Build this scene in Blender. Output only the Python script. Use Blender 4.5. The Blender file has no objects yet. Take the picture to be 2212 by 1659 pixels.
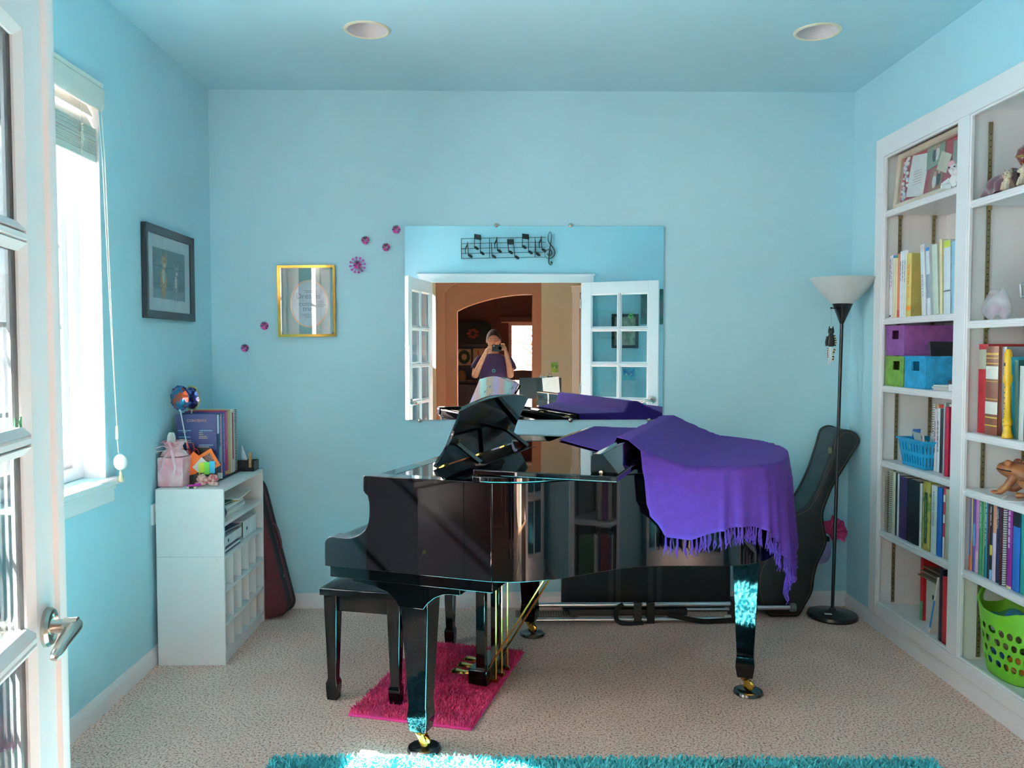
# Music room with a black baby grand piano, turquoise walls, a wall mirror and a built-in bookcase.
import bpy, bmesh, math, random
from mathutils import Vector, Matrix
random.seed(7)
SC = bpy.context.scene
COL = SC.collection
R = math.radians
I4 = Matrix.Identity(4)
def T(x=0, y=0, z=0): return Matrix.Translation((x, y, z))
def RX(d): return Matrix.Rotation(R(d), 4, 'X')
def RY(d): return Matrix.Rotation(R(d), 4, 'Y')
def RZ(d): return Matrix.Rotation(R(d), 4, 'Z')

# ------------------------------------------------------------------ materials
def lin(h):
    h = h.lstrip('#')
    o = []
    for i in (0, 2, 4):
        c = int(h[i:i+2], 16) / 255
        o.append(c / 12.92 if c <= .04045 else ((c + .055) / 1.055) ** 2.4)
    return (*o, 1)
MATS = {}
def mat(name, hexc='808080', rough=.55, metal=0., var=.05, scale=14., bump=0., bscale=300., coat=0., hex2=None,
        ramp=(.42, .6), alpha=1., trans=0., sheen=0., emit=0., ior=1.5, detail=3.):
    if name in MATS: return MATS[name]
    m = bpy.data.materials.new(name); m.use_nodes = True
    nt = m.node_tree; N = nt.nodes; L = nt.links
    b = N['Principled BSDF']
    tc = N.new('ShaderNodeTexCoord')
    nz = N.new('ShaderNodeTexNoise'); nz.inputs['Scale'].default_value = scale; nz.inputs['Detail'].default_value = detail
    L.new(tc.outputs['Object'], nz.inputs['Vector'])
    cr = N.new('ShaderNodeValToRGB')
    c = lin(hexc)
    if hex2: c1, c2 = c, lin(hex2)
    else:
        c1 = tuple(max(0, x * (1 - var)) for x in c[:3]) + (1,); c2 = tuple(min(1, x * (1 + var)) for x in c[:3]) + (1,)
    e = cr.color_ramp.elements
    e[0].position, e[1].position = ramp; e[0].color, e[1].color = c1, c2
    L.new(nz.outputs['Fac'], cr.inputs['Fac']); L.new(cr.outputs['Color'], b.inputs['Base Color'])
    b.inputs['Roughness'].default_value = rough; b.inputs['Metallic'].default_value = metal
    b.inputs['Coat Weight'].default_value = coat; b.inputs['Coat Roughness'].default_value = .03
    b.inputs['IOR'].default_value = ior; b.inputs['Transmission Weight'].default_value = trans
    b.inputs['Alpha'].default_value = alpha
    if sheen: b.inputs['Sheen Weight'].default_value = sheen; b.inputs['Sheen Roughness'].default_value = .5
    if emit:
        L.new(cr.outputs['Color'], b.inputs['Emission Color']); b.inputs['Emission Strength'].default_value = emit
    if bump:
        n2 = N.new('ShaderNodeTexNoise'); n2.inputs['Scale'].default_value = bscale; n2.inputs['Detail'].default_value = 4
        L.new(tc.outputs['Object'], n2.inputs['Vector'])
        bp = N.new('ShaderNodeBump'); bp.inputs['Strength'].default_value = bump; bp.inputs['Distance'].default_value = .01
        L.new(n2.outputs['Fac'], bp.inputs['Height']); L.new(bp.outputs['Normal'], b.inputs['Normal'])
    MATS[name] = m
    return m
def glass_mat(name, tint='ffffff', refl=.07, rough=.0, fk=.75):
    if name in MATS: return MATS[name]
    m = bpy.data.materials.new(name); m.use_nodes = True
    nt = m.node_tree; N = nt.nodes; L = nt.links; N.remove(N['Principled BSDF'])
    tr = N.new('ShaderNodeBsdfTransparent'); tr.inputs['Color'].default_value = lin(tint)
    gl = N.new('ShaderNodeBsdfGlossy'); gl.inputs['Roughness'].default_value = rough
    fr = N.new('ShaderNodeLayerWeight'); fr.inputs['Blend'].default_value = .22
    ad = N.new('ShaderNodeMath'); ad.operation = 'MULTIPLY_ADD'; ad.inputs[1].default_value = fk; ad.inputs[2].default_value = refl
    ad.use_clamp = True
    mx = N.new('ShaderNodeMixShader')
    L.new(fr.outputs['Fresnel'], ad.inputs[0]); L.new(ad.outputs[0], mx.inputs['Fac'])
    L.new(tr.outputs[0], mx.inputs[1]); L.new(gl.outputs[0], mx.inputs[2])
    L.new(mx.outputs[0], N['Material Output'].inputs['Surface'])
    MATS[name] = m
    return m
def mirror_mat(name):
    m = bpy.data.materials.new(name); m.use_nodes = True
    b = m.node_tree.nodes['Principled BSDF']
    b.inputs['Base Color'].default_value = (.93, .95, .95, 1); b.inputs['Metallic'].default_value = 1; b.inputs['Roughness'].default_value = 0
    return m

# ------------------------------------------------------------------ mesh builder
TXT = {}
def text_mesh(s):
    if s not in TXT:
        cu = bpy.data.curves.new('lettering', 'FONT'); cu.body = s; cu.size = 1; cu.align_x = 'CENTER'; cu.align_y = 'CENTER'
        cu.resolution_u = 2
        o = bpy.data.objects.new('lettering', cu); COL.objects.link(o)
        bpy.context.view_layer.update()
        me = bpy.data.meshes.new_from_object(o.evaluated_get(bpy.context.evaluated_depsgraph_get()))
        bpy.data.objects.remove(o); bpy.data.curves.remove(cu)
        TXT[s] = me
    return TXT[s]
class MB:
    def __init__(s): s.bm = bmesh.new(); s.mi = 0; s.M = I4; s._n = 0
    def m(s, i): s._flush(); s.mi = i; return s
    def _flush(s):
        s.bm.faces.ensure_lookup_table()
        for f in s.bm.faces[s._n:]: f.material_index = s.mi
        s._n = len(s.bm.faces)
    def v(s, co, M=None): return s.bm.verts.new((s.M @ (M or I4)) @ Vector(co))
    def f(s, vs):
        try: return s.bm.faces.new(vs)
        except ValueError: return None
    def box(s, x0, x1, y0, y1, z0, z1, M=None):
        P = [(x, y, z) for z in (z0, z1) for y in (y0, y1) for x in (x0, x1)]
        v = [s.v(p, M) for p in P]
        for q in ((0, 2, 3, 1), (4, 5, 7, 6), (0, 1, 5, 4), (1, 3, 7, 5), (3, 2, 6, 7), (2, 0, 4, 6)): s.f([v[i] for i in q])
        return s
    def cbox(s, c, d, M=None): return s.box(c[0]-d[0]/2, c[0]+d[0]/2, c[1]-d[1]/2, c[1]+d[1]/2, c[2]-d[2]/2, c[2]+d[2]/2, M)
    def loft(s, rings, cap=True, closed=True, M=None, loop=False):
        V = [[s.v(p, M) for p in r] for r in rings]
        n = len(V[0])
        pairs = list(zip(V, V[1:])) + ([(V[-1], V[0])] if loop else [])
        for a, b in pairs:
            for i in range(n if closed else n - 1):
                j = (i + 1) % n; s.f([a[i], a[j], b[j], b[i]])
        if cap and closed and not loop: s.f(V[0][::-1]); s.f(V[-1])
        return s
    def prism(s, poly, a, b, ax='y', M=None):
        def p3(p, t): return {'y': (p[0], t, p[1]), 'z': (p[0], p[1], t), 'x': (t, p[0], p[1])}[ax]
        return s.loft([[p3(p, a) for p in poly], [p3(p, b) for p in poly]], M=M)
    def cyl(s, p0, p1, r0, r1=None, n=16, M=None, cap=True):
        return s.tube([p0, p1], [r0, r0 if r1 is None else r1], n, M=M, cap=cap)
    def tube(s, pts, r, n=8, M=None, cap=True, loop=False, flat=1.):
        pts = [Vector(p) for p in pts]; k = len(pts)
        rs = r if isinstance(r, (list, tuple)) else [r] * k
        rings = []; up = None
        for i, p in enumerate(pts):
            if loop: d = pts[(i + 1) % k] - pts[i - 1]
            else: d = pts[min(i + 1, k - 1)] - pts[max(i - 1, 0)]
            d.normalize()
            if up is None: up = Vector((0, 0, 1)) if abs(d.z) < .9 else Vector((1, 0, 0))
            a = d.cross(up); a.normalize(); up = a.cross(d); up.normalize()
            rings.append([p + (a * math.cos(t) + up * math.sin(t) * flat) * rs[i] for t in (2 * math.pi * j / n for j in range(n))])
        return s.loft(rings, cap=cap, M=M, loop=loop)
    def lathe(s, prof, n=24, M=None, cap=True):
        return s.loft([[(r * math.cos(2*math.pi*j/n), r * math.sin(2*math.pi*j/n), z) for j in range(n)] for r, z in prof], cap=cap, M=M)
    def ball(s, c, r, n=14, M=None):
        r = r if isinstance(r, (tuple, list)) else (r, r, r)
        h = n // 2
        return s.loft([[(c[0] + r[0]*math.sin(t)*math.cos(2*math.pi*j/n), c[1] + r[1]*math.sin(t)*math.sin(2*math.pi*j/n), c[2] + r[2]*math.cos(t))
                        for j in range(n)] for t in (.02 + (math.pi - .04) * i / h for i in range(h + 1))], M=M)
    def grid(s, fn, nu, nv, M=None, closeu=False):
        V = [[s.v(fn(i / nu, j / nv), M) for j in range(nv + 1)] for i in range(nu + (0 if closeu else 1))]
        k = len(V)
        for i in range(nu):
            for j in range(nv): s.f([V[i][j], V[(i+1) % k][j], V[(i+1) % k][j+1], V[i][j+1]])
        return s
    def frame(s, x0, x1, z0, z1, w, y0, y1, M=None, prof=0.):
        # picture / door frame in the xz plane, w wide, from y0 (front) to y1 (back), inner edge lower by prof
        O = [(x0, z0), (x1, z0), (x1, z1), (x0, z1)]; Ii = [(x0+w, z0+w), (x1-w, z0+w), (x1-w, z1-w), (x0+w, z1-w)]
        a = [s.v((p[0], y0, p[1]), M) for p in O]; b = [s.v((p[0], y0 + prof, p[1]), M) for p in Ii]
        c = [s.v((p[0], y1, p[1]), M) for p in Ii]; d = [s.v((p[0], y1, p[1]), M) for p in O]
        for i in range(4):
            j = (i + 1) % 4
            s.f([a[i], a[j], b[j], b[i]]); s.f([b[i], b[j], c[j], c[i]]); s.f([c[i], c[j], d[j], d[i]]); s.f([d[i], d[j], a[j], a[i]])
        return s
    def text(s, t, size, M, maxw=None):
        me = text_mesh(t)
        sx = size
        w = max((v.co.x for v in me.vertices), default=.5) * 2 * size
        if maxw and w > maxw: sx = size * maxw / w
        vs = [s.v((v.co.x * sx, v.co.y * size, 0), M) for v in me.vertices]
        for p in me.polygons: s.f([vs[i] for i in p.vertices])
        return s
    def obj(s, name, mats, parent=None, smooth=True, bevel=0., seg=2, solid=0., sub=0, loc=None, rot=None, angle=38, recalc=True):
        s._flush()
        if recalc: bmesh.ops.recalc_face_normals(s.bm, faces=s.bm.faces)
        me = bpy.data.meshes.new(name); s.bm.to_mesh(me); s.bm.free()
        for m in (mats if isinstance(mats, (list, tuple)) else [mats]): me.materials.append(m)
        if smooth:
            me.shade_smooth()
            if not sub: me.set_sharp_from_angle(angle=R(angle))
        o = bpy.data.objects.new(name, me); COL.objects.link(o)
        if parent: o.parent = parent
        if loc: o.location = loc
        if rot: o.rotation_euler = [R(a) for a in rot]
        if solid:
            md = o.modifiers.new('solid', 'SOLIDIFY'); md.thickness = solid; md.offset = 0
        if bevel:
            md = o.modifiers.new('bevel', 'BEVEL'); md.width = bevel; md.segments = seg; md.limit_method = 'ANGLE'; md.angle_limit = R(40)
            md.harden_normals = False
        if sub:
            md = o.modifiers.new('sub', 'SUBSURF'); md.levels = sub; md.render_levels = sub
        return o
def tag(o, label=None, cat=None, group=None, kind=None):
    if label: o['label'] = label
    if cat: o['category'] = cat
    if group: o['group'] = group
    if kind: o['kind'] = kind
    return o
def thing(name, label, cat, loc=(0, 0, 0), rz=0., group=None, rot=None):
    o = bpy.data.objects.new(name, None); o.empty_display_size = .05; COL.objects.link(o)
    o.location = loc; o.rotation_euler = [R(a) for a in rot] if rot else (0, 0, R(rz))
    return tag(o, label, cat, group)
def copy_tree(o, loc, label, rz=None, parent=None):
    c = o.copy(); COL.objects.link(c)
    if parent is None:
        c.location = loc; c['label'] = label
        if rz is not None: c.rotation_euler = (0, 0, R(rz))
    else: c.parent = parent
    for ch in list(o.children): copy_tree(ch, None, None, None, c)
    return c
def struct(name, mb, m, **k): return tag(mb.obj(name, m, **k), kind='structure')

# shared materials
def M_(): pass
WALL = mat('wall_turquoise', 'b0d9e4', .6, var=.012, scale=3, bump=.08, bscale=160)
CEIL = mat('ceiling_turquoise', 'b0d9e4', .7, var=.012, scale=3, bump=.06, bscale=160)
WHITE = mat('white_trim_paint', 'efe9e9', .35, var=.01, scale=5)
LAMI = mat('white_laminate', 'ece9e8', .4, var=.01, scale=5)
PAPER = mat('white_paper', 'eeece6', .8, var=.03, scale=20)
PAGE = mat('book_page_edges', 'e2d9c6', .85, var=.12, scale=260)
BLACK = mat('piano_black_lacquer', '040405', .03, var=.0)
BLKP = mat('black_plastic', '0e0f11', .4, var=.1)
BLKC = mat('black_cloth', '121518', .85, var=.2, scale=60, bump=.2, bscale=900)
BRASS = mat('polished_brass', 'd8a84c', .18, 1, var=.06)
NICK = mat('brushed_nickel', 'b4b0a8', .25, 1, var=.03)
ALU = mat('aluminium_tube', 'c4c8cc', .3, 1, var=.03)
CLEAR = glass_mat('clear_glass')
WOODBK = mat('dark_brown_wood', '2a1511', .35, hex2='3c2018', scale=30)
SKY, SUN, EXPO = 7.5, 270.0, 1.22
# ------------------------------------------------------------------ room shell
XL, XR, YF, YB, H = -1.52, 1.87, .75, 4.40, 2.735
def carpet():
    m = bpy.data.materials.new('beige_carpet'); m.use_nodes = True
    nt = m.node_tree; N = nt.nodes; L = nt.links; b = N['Principled BSDF']; b.inputs['Roughness'].default_value = .95
    b.inputs['Sheen Weight'].default_value = .15
    tc = N.new('ShaderNodeTexCoord')
    a = N.new('ShaderNodeTexNoise'); a.inputs['Scale'].default_value = 120; a.inputs['Detail'].default_value = 3; a.inputs['Roughness'].default_value = .7
    w = N.new('ShaderNodeTexNoise'); w.inputs['Scale'].default_value = 3.5; w.inputs['Detail'].default_value = 3
    cr = N.new('ShaderNodeValToRGB'); e = cr.color_ramp.elements
    e[0].position = .37; e[0].color = lin('6e4636'); e[1].position = .46; e[1].color = lin('f0bba8')
    x = cr.color_ramp.elements.new(.62); x.color = lin('fbe2d6')
    mx = N.new('ShaderNodeMixRGB'); mx.blend_type = 'MULTIPLY'; mx.inputs['Fac'].default_value = 1
    c2 = N.new('ShaderNodeValToRGB'); c2.color_ramp.elements[0].position = .3; c2.color_ramp.elements[1].position = .7
    c2.color_ramp.elements[0].color = (.86, .85, .84, 1); c2.color_ramp.elements[1].color = (1, 1, 1, 1)
    for n in (a, w): L.new(tc.outputs['Object'], n.inputs['Vector'])
    L.new(a.outputs['Fac'], cr.inputs['Fac']); L.new(w.outputs['Fac'], c2.inputs['Fac'])
    L.new(cr.outputs['Color'], mx.inputs[1]); L.new(c2.outputs['Color'], mx.inputs[2]); L.new(mx.outputs[0], b.inputs['Base Color'])
    bp = N.new('ShaderNodeBump'); bp.inputs['Strength'].default_value = .6; bp.inputs['Distance'].default_value = .008
    L.new(a.outputs['Fac'], bp.inputs['Height']); L.new(bp.outputs['Normal'], b.inputs['Normal'])
    return m
CARPET = carpet()
struct('floor', MB().box(XL - .2, XR + .5, .69, YB + .15, -.1, 0), CARPET, smooth=False)
struct('wall_back', MB().box(XL - .2, XR + .5, YB, YB + .15, 0, H + .1), WALL, smooth=False)
def holed(name, ax, c0, c1, lo, hi, z1, holes, m):
    # wall slab normal to ax between c0..c1, spanning lo..hi, with rectangular holes (a,b,za,zb)
    us = sorted({lo, hi, *[h[0] for h in holes], *[h[1] for h in holes]}); zs = sorted({0, z1, *[h[2] for h in holes], *[h[3] for h in holes]})
    mb = MB()
    for a, b in zip(us, us[1:]):
        for za, zb in zip(zs, zs[1:]):
            cu, cz = (a + b) / 2, (za + zb) / 2
            if any(h[0] < cu < h[1] and h[2] < cz < h[3] for h in holes): continue
            if ax == 'x': mb.box(c0, c1, a, b, za, zb)
            else: mb.box(a, b, c0, c1, za, zb)
    bmesh.ops.remove_doubles(mb.bm, verts=mb.bm.verts, dist=1e-5)
    seen = {}
    for f in list(mb.bm.faces):
        k = tuple(round(x, 4) for x in f.calc_center_median())
        if k in seen: mb.bm.faces.remove(f); mb.bm.faces.remove(seen.pop(k))
        else: seen[k] = f
    return struct(name, mb, m, smooth=False)
W2 = (1.30, 2.04, .89, 2.385)
W1 = (2.46, 3.205, .89, 2.385)
holed('wall_left', 'x', XL - .16, XL, YF - .12, YB, H + .1, [W1, W2], WALL)
BC = (1.80, 4.05, .09, 2.37)
holed('wall_right', 'x', XR, XR + .12, YF - .12, YB, H + .1, [BC], WALL)
DO = (-.672, .797, -.01, 2.03)
holed('wall_front', 'y', YF - .06, YF, XL, XR, H + .1, [(DO[0] - .02, DO[1] + .02, 0, DO[3] + .02)], WALL)
# ceiling with two round can holes
CANS = [(-.561, 3.572), (1.351, 3.565)]
mb = MB(); rc = .085
xs = [XL - .2, CANS[0][0] - .15, CANS[0][0] + .15, CANS[1][0] - .15, CANS[1][0] + .15, XR + .5]
ys = [YF - .12, 3.42, 3.72, YB + .1]
for i in range(5):
    for j in range(3):
        x0, x1, y0, y1 = xs[i], xs[i+1], ys[j], ys[j+1]
        if j == 1 and i in (1, 3):
            cx, cy = CANS[0 if i == 1 else 1]; n = 32
            O, Ci = [], []
            for k in range(n):
                t = 2 * math.pi * (k + .5) / n; c, s_ = math.cos(t), math.sin(t); q = max(abs(c), abs(s_))
                px = x1 if c / q > .999 else x0 if c / q < -.999 else (x0 + x1) / 2 + (x1 - x0) / 2 * c / q
                py = y1 if s_ / q > .999 else y0 if s_ / q < -.999 else (y0 + y1) / 2 + (y1 - y0) / 2 * s_ / q
                O.append(mb.v((px, py, H))); Ci.append(mb.v((cx + rc * c, cy + rc * s_, H)))
            for k in range(n): mb.f([O[k], O[(k+1) % n], Ci[(k+1) % n], Ci[k]])
            for a, b in ((x0, y0), (x0, y1), (x1, y0), (x1, y1)):
                v = mb.v((a, b, H)); o = sorted(O, key=lambda q: (q.co - v.co).length)[:2]; mb.f([v, *o])
        else: mb.f([mb.v((x0, y0, H)), mb.v((x1, y0, H)), mb.v((x1, y1, H)), mb.v((x0, y1, H))])
struct('ceiling', mb, CEIL, smooth=False)
struct('roof_slab', MB().box(XL - .2, XR + .5, YF - .12, YB + .15, H + .2, H + .25), WHITE, smooth=False)
# baseboards
BPROF = [(0, 0), (.014, 0), (.014, .052), (.011, .062), (.006, .072), (.004, .08), (0, .08)]
struct('baseboard_back', MB().prism([(YB - p[0], p[1]) for p in BPROF], XL, XR, 'x'), WHITE)
struct('baseboard_left', MB().prism([(XL + p[0], p[1]) for p in BPROF], YF, YB, 'y'), WHITE)
struct('baseboard_right', MB().prism([(XR - p[0], p[1] * .86) for p in BPROF], YF, YB, 'y'), WHITE)
struct('baseboard_front', MB().prism([(YF + p[0], p[1]) for p in BPROF], XL, DO[0] - .09, 'x').prism([(YF + p[0], p[1]) for p in BPROF], DO[1] + .09, XR, 'x'), WHITE)
# door casing (room side) and jambs
mb = MB()
def casing(mb, x0, x1, z1, y, d, w=.085):
    for a, b, t in ((x0 - w, x0, d), (x1, x1 + w, d)): mb.box(a, b, y, y + t, 0, z1)
    mb.box(x0 - w - .01, x1 + w + .01, y, y + d * 1.2, z1, z1 + w)
    mb.box(x0 - w - .02, x1 + w + .02, y, y + d * 1.7, z1 + w - .02, z1 + w)
casing(mb, DO[0] - .015, DO[1] + .015, DO[3] - .01, YF, .016)
mb.box(DO[0] - .02, DO[0], YF - .125, YF, 0, DO[3]).box(DO[1], DO[1] + .02, YF - .125, YF, 0, DO[3]).box(DO[0] - .02, DO[1] + .02, YF - .125, YF, DO[3], DO[3] + .02)
struct('trim_1', mb, WHITE, bevel=.003)
# windows on the left wall
def window(name, w, full):
    y0, y1, z0, z1 = w; xg = XL - .115
    mb = MB()
    mb.frame(y0, y1, z0, z1, .045, 0, .06, M=T(xg + .03, 0, 0) @ RZ(90) @ T(0, 0, 0))
    o = tag(mb.obj(name, WHITE, bevel=.004), kind='structure')
    s = MB().frame(y0 + .045, y1 - .045, z0 + .045, z1 - .045, .035, 0, .035, M=T(xg + .005, 0, 0) @ RZ(90))
    s.obj('window_sash', WHITE, o, bevel=.003)
    g = MB().box(xg - .012, xg - .009, y0 + .07, y1 - .07, z0 + .07, z1 - .07); g.obj('pane', CLEAR, o, smooth=False)
    u = MB(); ym = (y0 + y1) / 2
    u.box(xg - .016, xg - .001, ym - .009, ym + .009, z0 + .08, z1 - .08)
    for k in range(1, 5):
        z = z0 + (z1 - z0) * k / 5 + (.02 if k == 4 else -.02); u.box(xg - .0155, xg - .0015, y0 + .08, y1 - .08, z - .009, z + .009)
    u.obj('muntin', WHITE, o, bevel=.002)
    l = MB().box(xg + .005, xg + .022, y1 - .10, y1 - .088, z0 + .17, z0 + .235).box(xg, xg + .01, y1 - .115, y1 - .07, z0 + .19, z0 + .21)
    l.obj('latch', WHITE, o, bevel=.003)
    # plaster reveal, stool and apron
    rv = MB(); d = .16
    rv.box(XL - d, XL - .001, y1 - .004, y1 - .001, z0, z1).box(XL - d, XL - .001, y0 + .001, y0 + .004, z0, z1).box(XL - d, XL - .001, y0, y1, z1 - .004, z1 - .001)
    rv.obj('reveal', WHITE, o, smooth=False)
    si = MB().box(XL - .11, XL + .045, y0 - .06, y1 + .06, z0 - .028, z0 - .001) if full else MB().box(XL - .11, XL + .03, y0 - .05, y1 + .05, z0 - .028, z0 - .001)
    si.obj('window_sill', WHITE, o, bevel=.008, seg=3)
    ap = MB().box(XL, XL + .016, y0 - .03, y1 + .03, z0 - .095, z0 - .028).box(XL, XL + .022, y0 - .03, y1 + .03, z0 - .045, z0 - .028)
    ap.obj('apron', WHITE, o, bevel=.003)
    return o
window('window_1', W1, True); window('window_2', W2, True)
# wooden blinds, pulled most of the way up
BLIND = mat('blind_off_white', 'dcd8cf', .45, var=.02, scale=12)
def blind(w, label):
    y0, y1, z0, z1 = w; y0 += .012; y1 -= .012
    t = thing('window_blind', label, 'blind', (XL - .03, (y0 + y1) / 2, z1), group=None)
    L_ = (y1 - y0) / 2
    v = MB(); v.prism([(.052, 0), (.036, 0), (.036, -.1), (.045, -.1), (.052, -.085), (.052, -.02), (.046, -.014)], -L_ - .01, L_ + .01, 'y')
    v.obj('valance', BLIND, t)
    MB().box(-.03, .03, -L_, L_, -.05, -.005).obj('head_rail', BLIND, t, bevel=.003)
    for k in range(3):
        MB().box(-.025, .025, -L_, L_, -.0015, .0015, M=T(0, 0, -.10 - .043 * k) @ RY(62)).obj('slat', BLIND, t, smooth=False)
    s = MB()
    for k in range(16):
        s.box(-.025 + random.uniform(-.002, .002), .025 + random.uniform(-.003, .002), -L_, L_, -.254 + .0062 * k - .0125, -.254 + .0062 * k - .0085)
    s.obj('stacked_slats', BLIND, t, smooth=False)
    MB().box(-.026, .026, -L_, L_, -.297, -.268).obj('bottom_rail', BLIND, t, bevel=.004)
    c = MB()
    for yy in (-L_ + .12, L_ - .12):
        for xx in (-.028, .028):
            c.tube([(xx, yy, -.04), (xx, yy + .004, -.15), (xx * 1.02, yy - .003, -.29)], .0013, 5)
        for k in range(8): c.ball((.031, yy + random.uniform(-.008, .008), -.245 + .011 * k - .012), .0055, 6)
        c.obj('ladder_cord', mat('cord_white', 'dcd6c8', .8), t); c = MB()
    return t, L_
b1, L_ = blind(W1, 'off-white slatted wooden blind drawn up in the window by the cat picture')
p = MB(); p.tube([(.054, L_ - .02, -.10), (.06, L_ - .01, -.3), (.064, L_ + .0, -.7), (.07, L_ + .003, -1.0), (.077, L_ + .006, -1.30)], .0016, 6)
p.tube([(.054, L_ - .045, -.10), (.06, L_ - .03, -.3), (.066, L_ - .004, -.9), (.077, L_ + .006, -1.30)], .0016, 6)
p.cyl((.077, L_ + .006, -1.345), (.077, L_ + .006, -1.295), .006, .005, 10)
p.tube([(.077, L_ + .006, -1.345), (.079, L_ + .01, -1.40)], .0016, 6)
pc = p.obj('pull_cord', MATS['cord_white'], b1)
MB().lathe([(.0, -.008), (.028, -.008), (.031, -.004), (.031, .004), (.028, .009), (0, .009)], 24, M=T(.085, L_ + .012, -1.435) @ RZ(-25) @ RX(90)).obj('cord_weight', mat('white_plastic', 'efefef', .3), pc)
MB().lathe([(.002, .0), (.005, -.004), (.006, -.02), (.009, -.03), (.008, -.042), (0, -.045)], 12, M=T(.085, L_ + .012, -1.468)).obj('tassel', mat('pale_wood', 'd6c2a0', .5), pc)
b2, _ = blind(W2, 'off-white slatted wooden blind drawn up in the window beside the open door')
# recessed ceiling lights (switched off)
RING = mat('ivory_ring', 'e6dcc2', .4); BAF = mat('white_baffle', 'd9d4d6', .45); BULB = glass_mat('bulb_glass', 'dfe6ea', .25)
for i, (cx, cy) in enumerate(CANS):
    t = thing('ceiling_light', ('recessed ceiling light above the framed pictures, ivory trim ring, switched off', 'recessed ceiling light above the guitar case corner, ivory trim ring, switched off')[i], 'ceiling light', (cx, cy, H), group=None)
    MB().lathe([(.083, .0), (.083, -.004), (.090, -.007), (.098, -.004), (.099, 0)], 40, cap=False).obj('trim_ring', RING, t)
    MB().lathe([(.083, -.003), (.080, .01), (.072, .05), (.058, .09), (.050, .10)], 40, cap=False).obj('baffle', BAF, t)
    MB().lathe([(.052, .098), (.052, .14), (.0, .14)], 32, cap=False).obj('housing', ALU, t)
    MB().lathe([(0, .045), (.02, .046), (.036, .054), (.042, .068), (.030, .115), (0, .13)], 24).obj('bulb', mat('silvered_bulb', 'cfd6da', .15, .8), t)
# floor register under the mirror
t = thing('floor_vent', 'brown metal floor register in the carpet under the mirror', 'vent', (.24, 4.27, 0))
MB().frame(-.16, .16, -.055, .055, .012, 0, .004, M=T(0, 0, .006) @ RX(-90)).obj('frame', mat('vent_brown', '8a7663', .45, .4), t)
s = MB()
for k in range(22): s.box(-.142 + .0132 * k, -.136 + .0132 * k, -.045, .045, .001, .005)
s.obj('slats', MATS['vent_brown'], t); MB().box(-.15, .15, -.046, .046, .0005, .001).obj('backing', BLKP, t, smooth=False)
# ------------------------------------------------------------------ baby grand piano (local x: keyboard -> tail, local y: treble -> bass side)
PRZ = -20.04
PO = (-.255, 2.812, 0)
piano = thing('grand_piano', 'black lacquered baby grand piano with folded lid standing on three legs', 'piano', PO, PRZ)
def catmull(P, n=6, closed=False):
    o = []; k = len(P)
    for i in range(k if closed else k - 1):
        p0, p1, p2, p3 = (P[(i - 1) % k] if closed or i else P[0]), P[i], P[(i + 1) % k], (P[(i + 2) % k] if closed or i < k - 2 else P[-1])
        for j in range(n):
            t = j / n
            o.append(tuple(.5 * (2*b + (c - a) * t + (2*a - 5*b + 4*c - d) * t*t + (3*b - a - 3*c + d) * t**3) for a, b, c, d in zip(p0, p1, p2, p3)))
    if not closed: o.append(tuple(P[-1]))
    return o
SIDE = catmull([(.287, -.12), (.38, -.090), (.47, -.023), (.564, .085), (.64, .172), (.72, .232), (.81, .268), (.90, .297), (1.0, .340), (1.08, .415), (1.125, .53), (1.14, .70),
                (1.125, .90), (1.065, 1.09), (.95, 1.235), (.82, 1.315), (.68, 1.34)], 6) + [(.287, 1.34)]
def offs(P, d):
    o = []
    for i, p in enumerate(P):
        a, b = Vector(P[max(i-1, 0)]), Vector(P[min(i+1, len(P)-1)]); t = (b - a).normalized(); n = Vector((-t.y, t.x))
        o.append((p[0] + n.x * d, p[1] + n.y * d))
    return o
def wall_strip(mb, P, d, z0, z1):
    Q = offs(P, d)
    mb.loft([[(a[0], a[1], z0), (a[0], a[1], z1), (b[0], b[1], z1), (b[0], b[1], z0)] for a, b in zip(P, Q)])
ZR0, ZR1 = .647, .965
r = MB(); wall_strip(r, SIDE, .062, ZR0, ZR1); rim = r.obj('rim', BLACK, piano, bevel=.0025)
PROF = [(-.172, .963), (-.172, .915), (-.166, .906), (-.155, .897), (-.150, .873), (-.1495, .850), (-.150, .832), (-.153, .812), (-.158, .796), (-.166, .783), (-.177, .773), (-.191, .763),
        (-.208, .755), (-.224, .750), (-.239, .748), (-.27, .748), (-.290, .750), (-.302, .749), (-.311, .744), (-.318, .736), (-.322, .726), (-.322, ZR0)]
for w0, w1 in ((-.12, -.06), (1.28, 1.34)):
    MB().prism(PROF + [(.286, ZR0), (.286, ZR1), (-.165, ZR1)], w0, w1, 'y').obj('cheek', BLACK, piano, bevel=.002)
# closed key cover follows the same sweep a little lower, front shelf, key slip and key bed
fb = [(x + .006, z - .006) for x, z in PROF[:-3]] + [(-.31, .73), (-.31, .70), (-.12, .70), (-.12, .952)]
MB().prism(fb, -.058, 1.278, 'y').obj('key_cover', BLACK, piano, bevel=.002)
MB().box(-.312, -.292, -.058, 1.278, .652, .70).obj('key_slip', BLACK, piano, bevel=.002)
MB().box(-.311, .284, -.105, 1.325, .607, .646).obj('key_bed', BLACK, piano, bevel=.002)
MB().box(-.118, .235, -.058, 1.278, .925, .952).obj('music_shelf', BLACK, piano, bevel=.002)
b = MB(); q = offs(SIDE, .06)
b.prism([(p[0], p[1]) for p in q], .70, .715, 'z'); b.obj('soundboard', mat('soundboard_spruce', '7a5a35', .4), piano, smooth=False)
fr = MB()
for k in range(4): fr.box(.29, .95 - .06 * k, .40 + .24 * k, .45 + .24 * k, .655, .70)
fr.obj('frame_beam', BLACK, piano)
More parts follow.
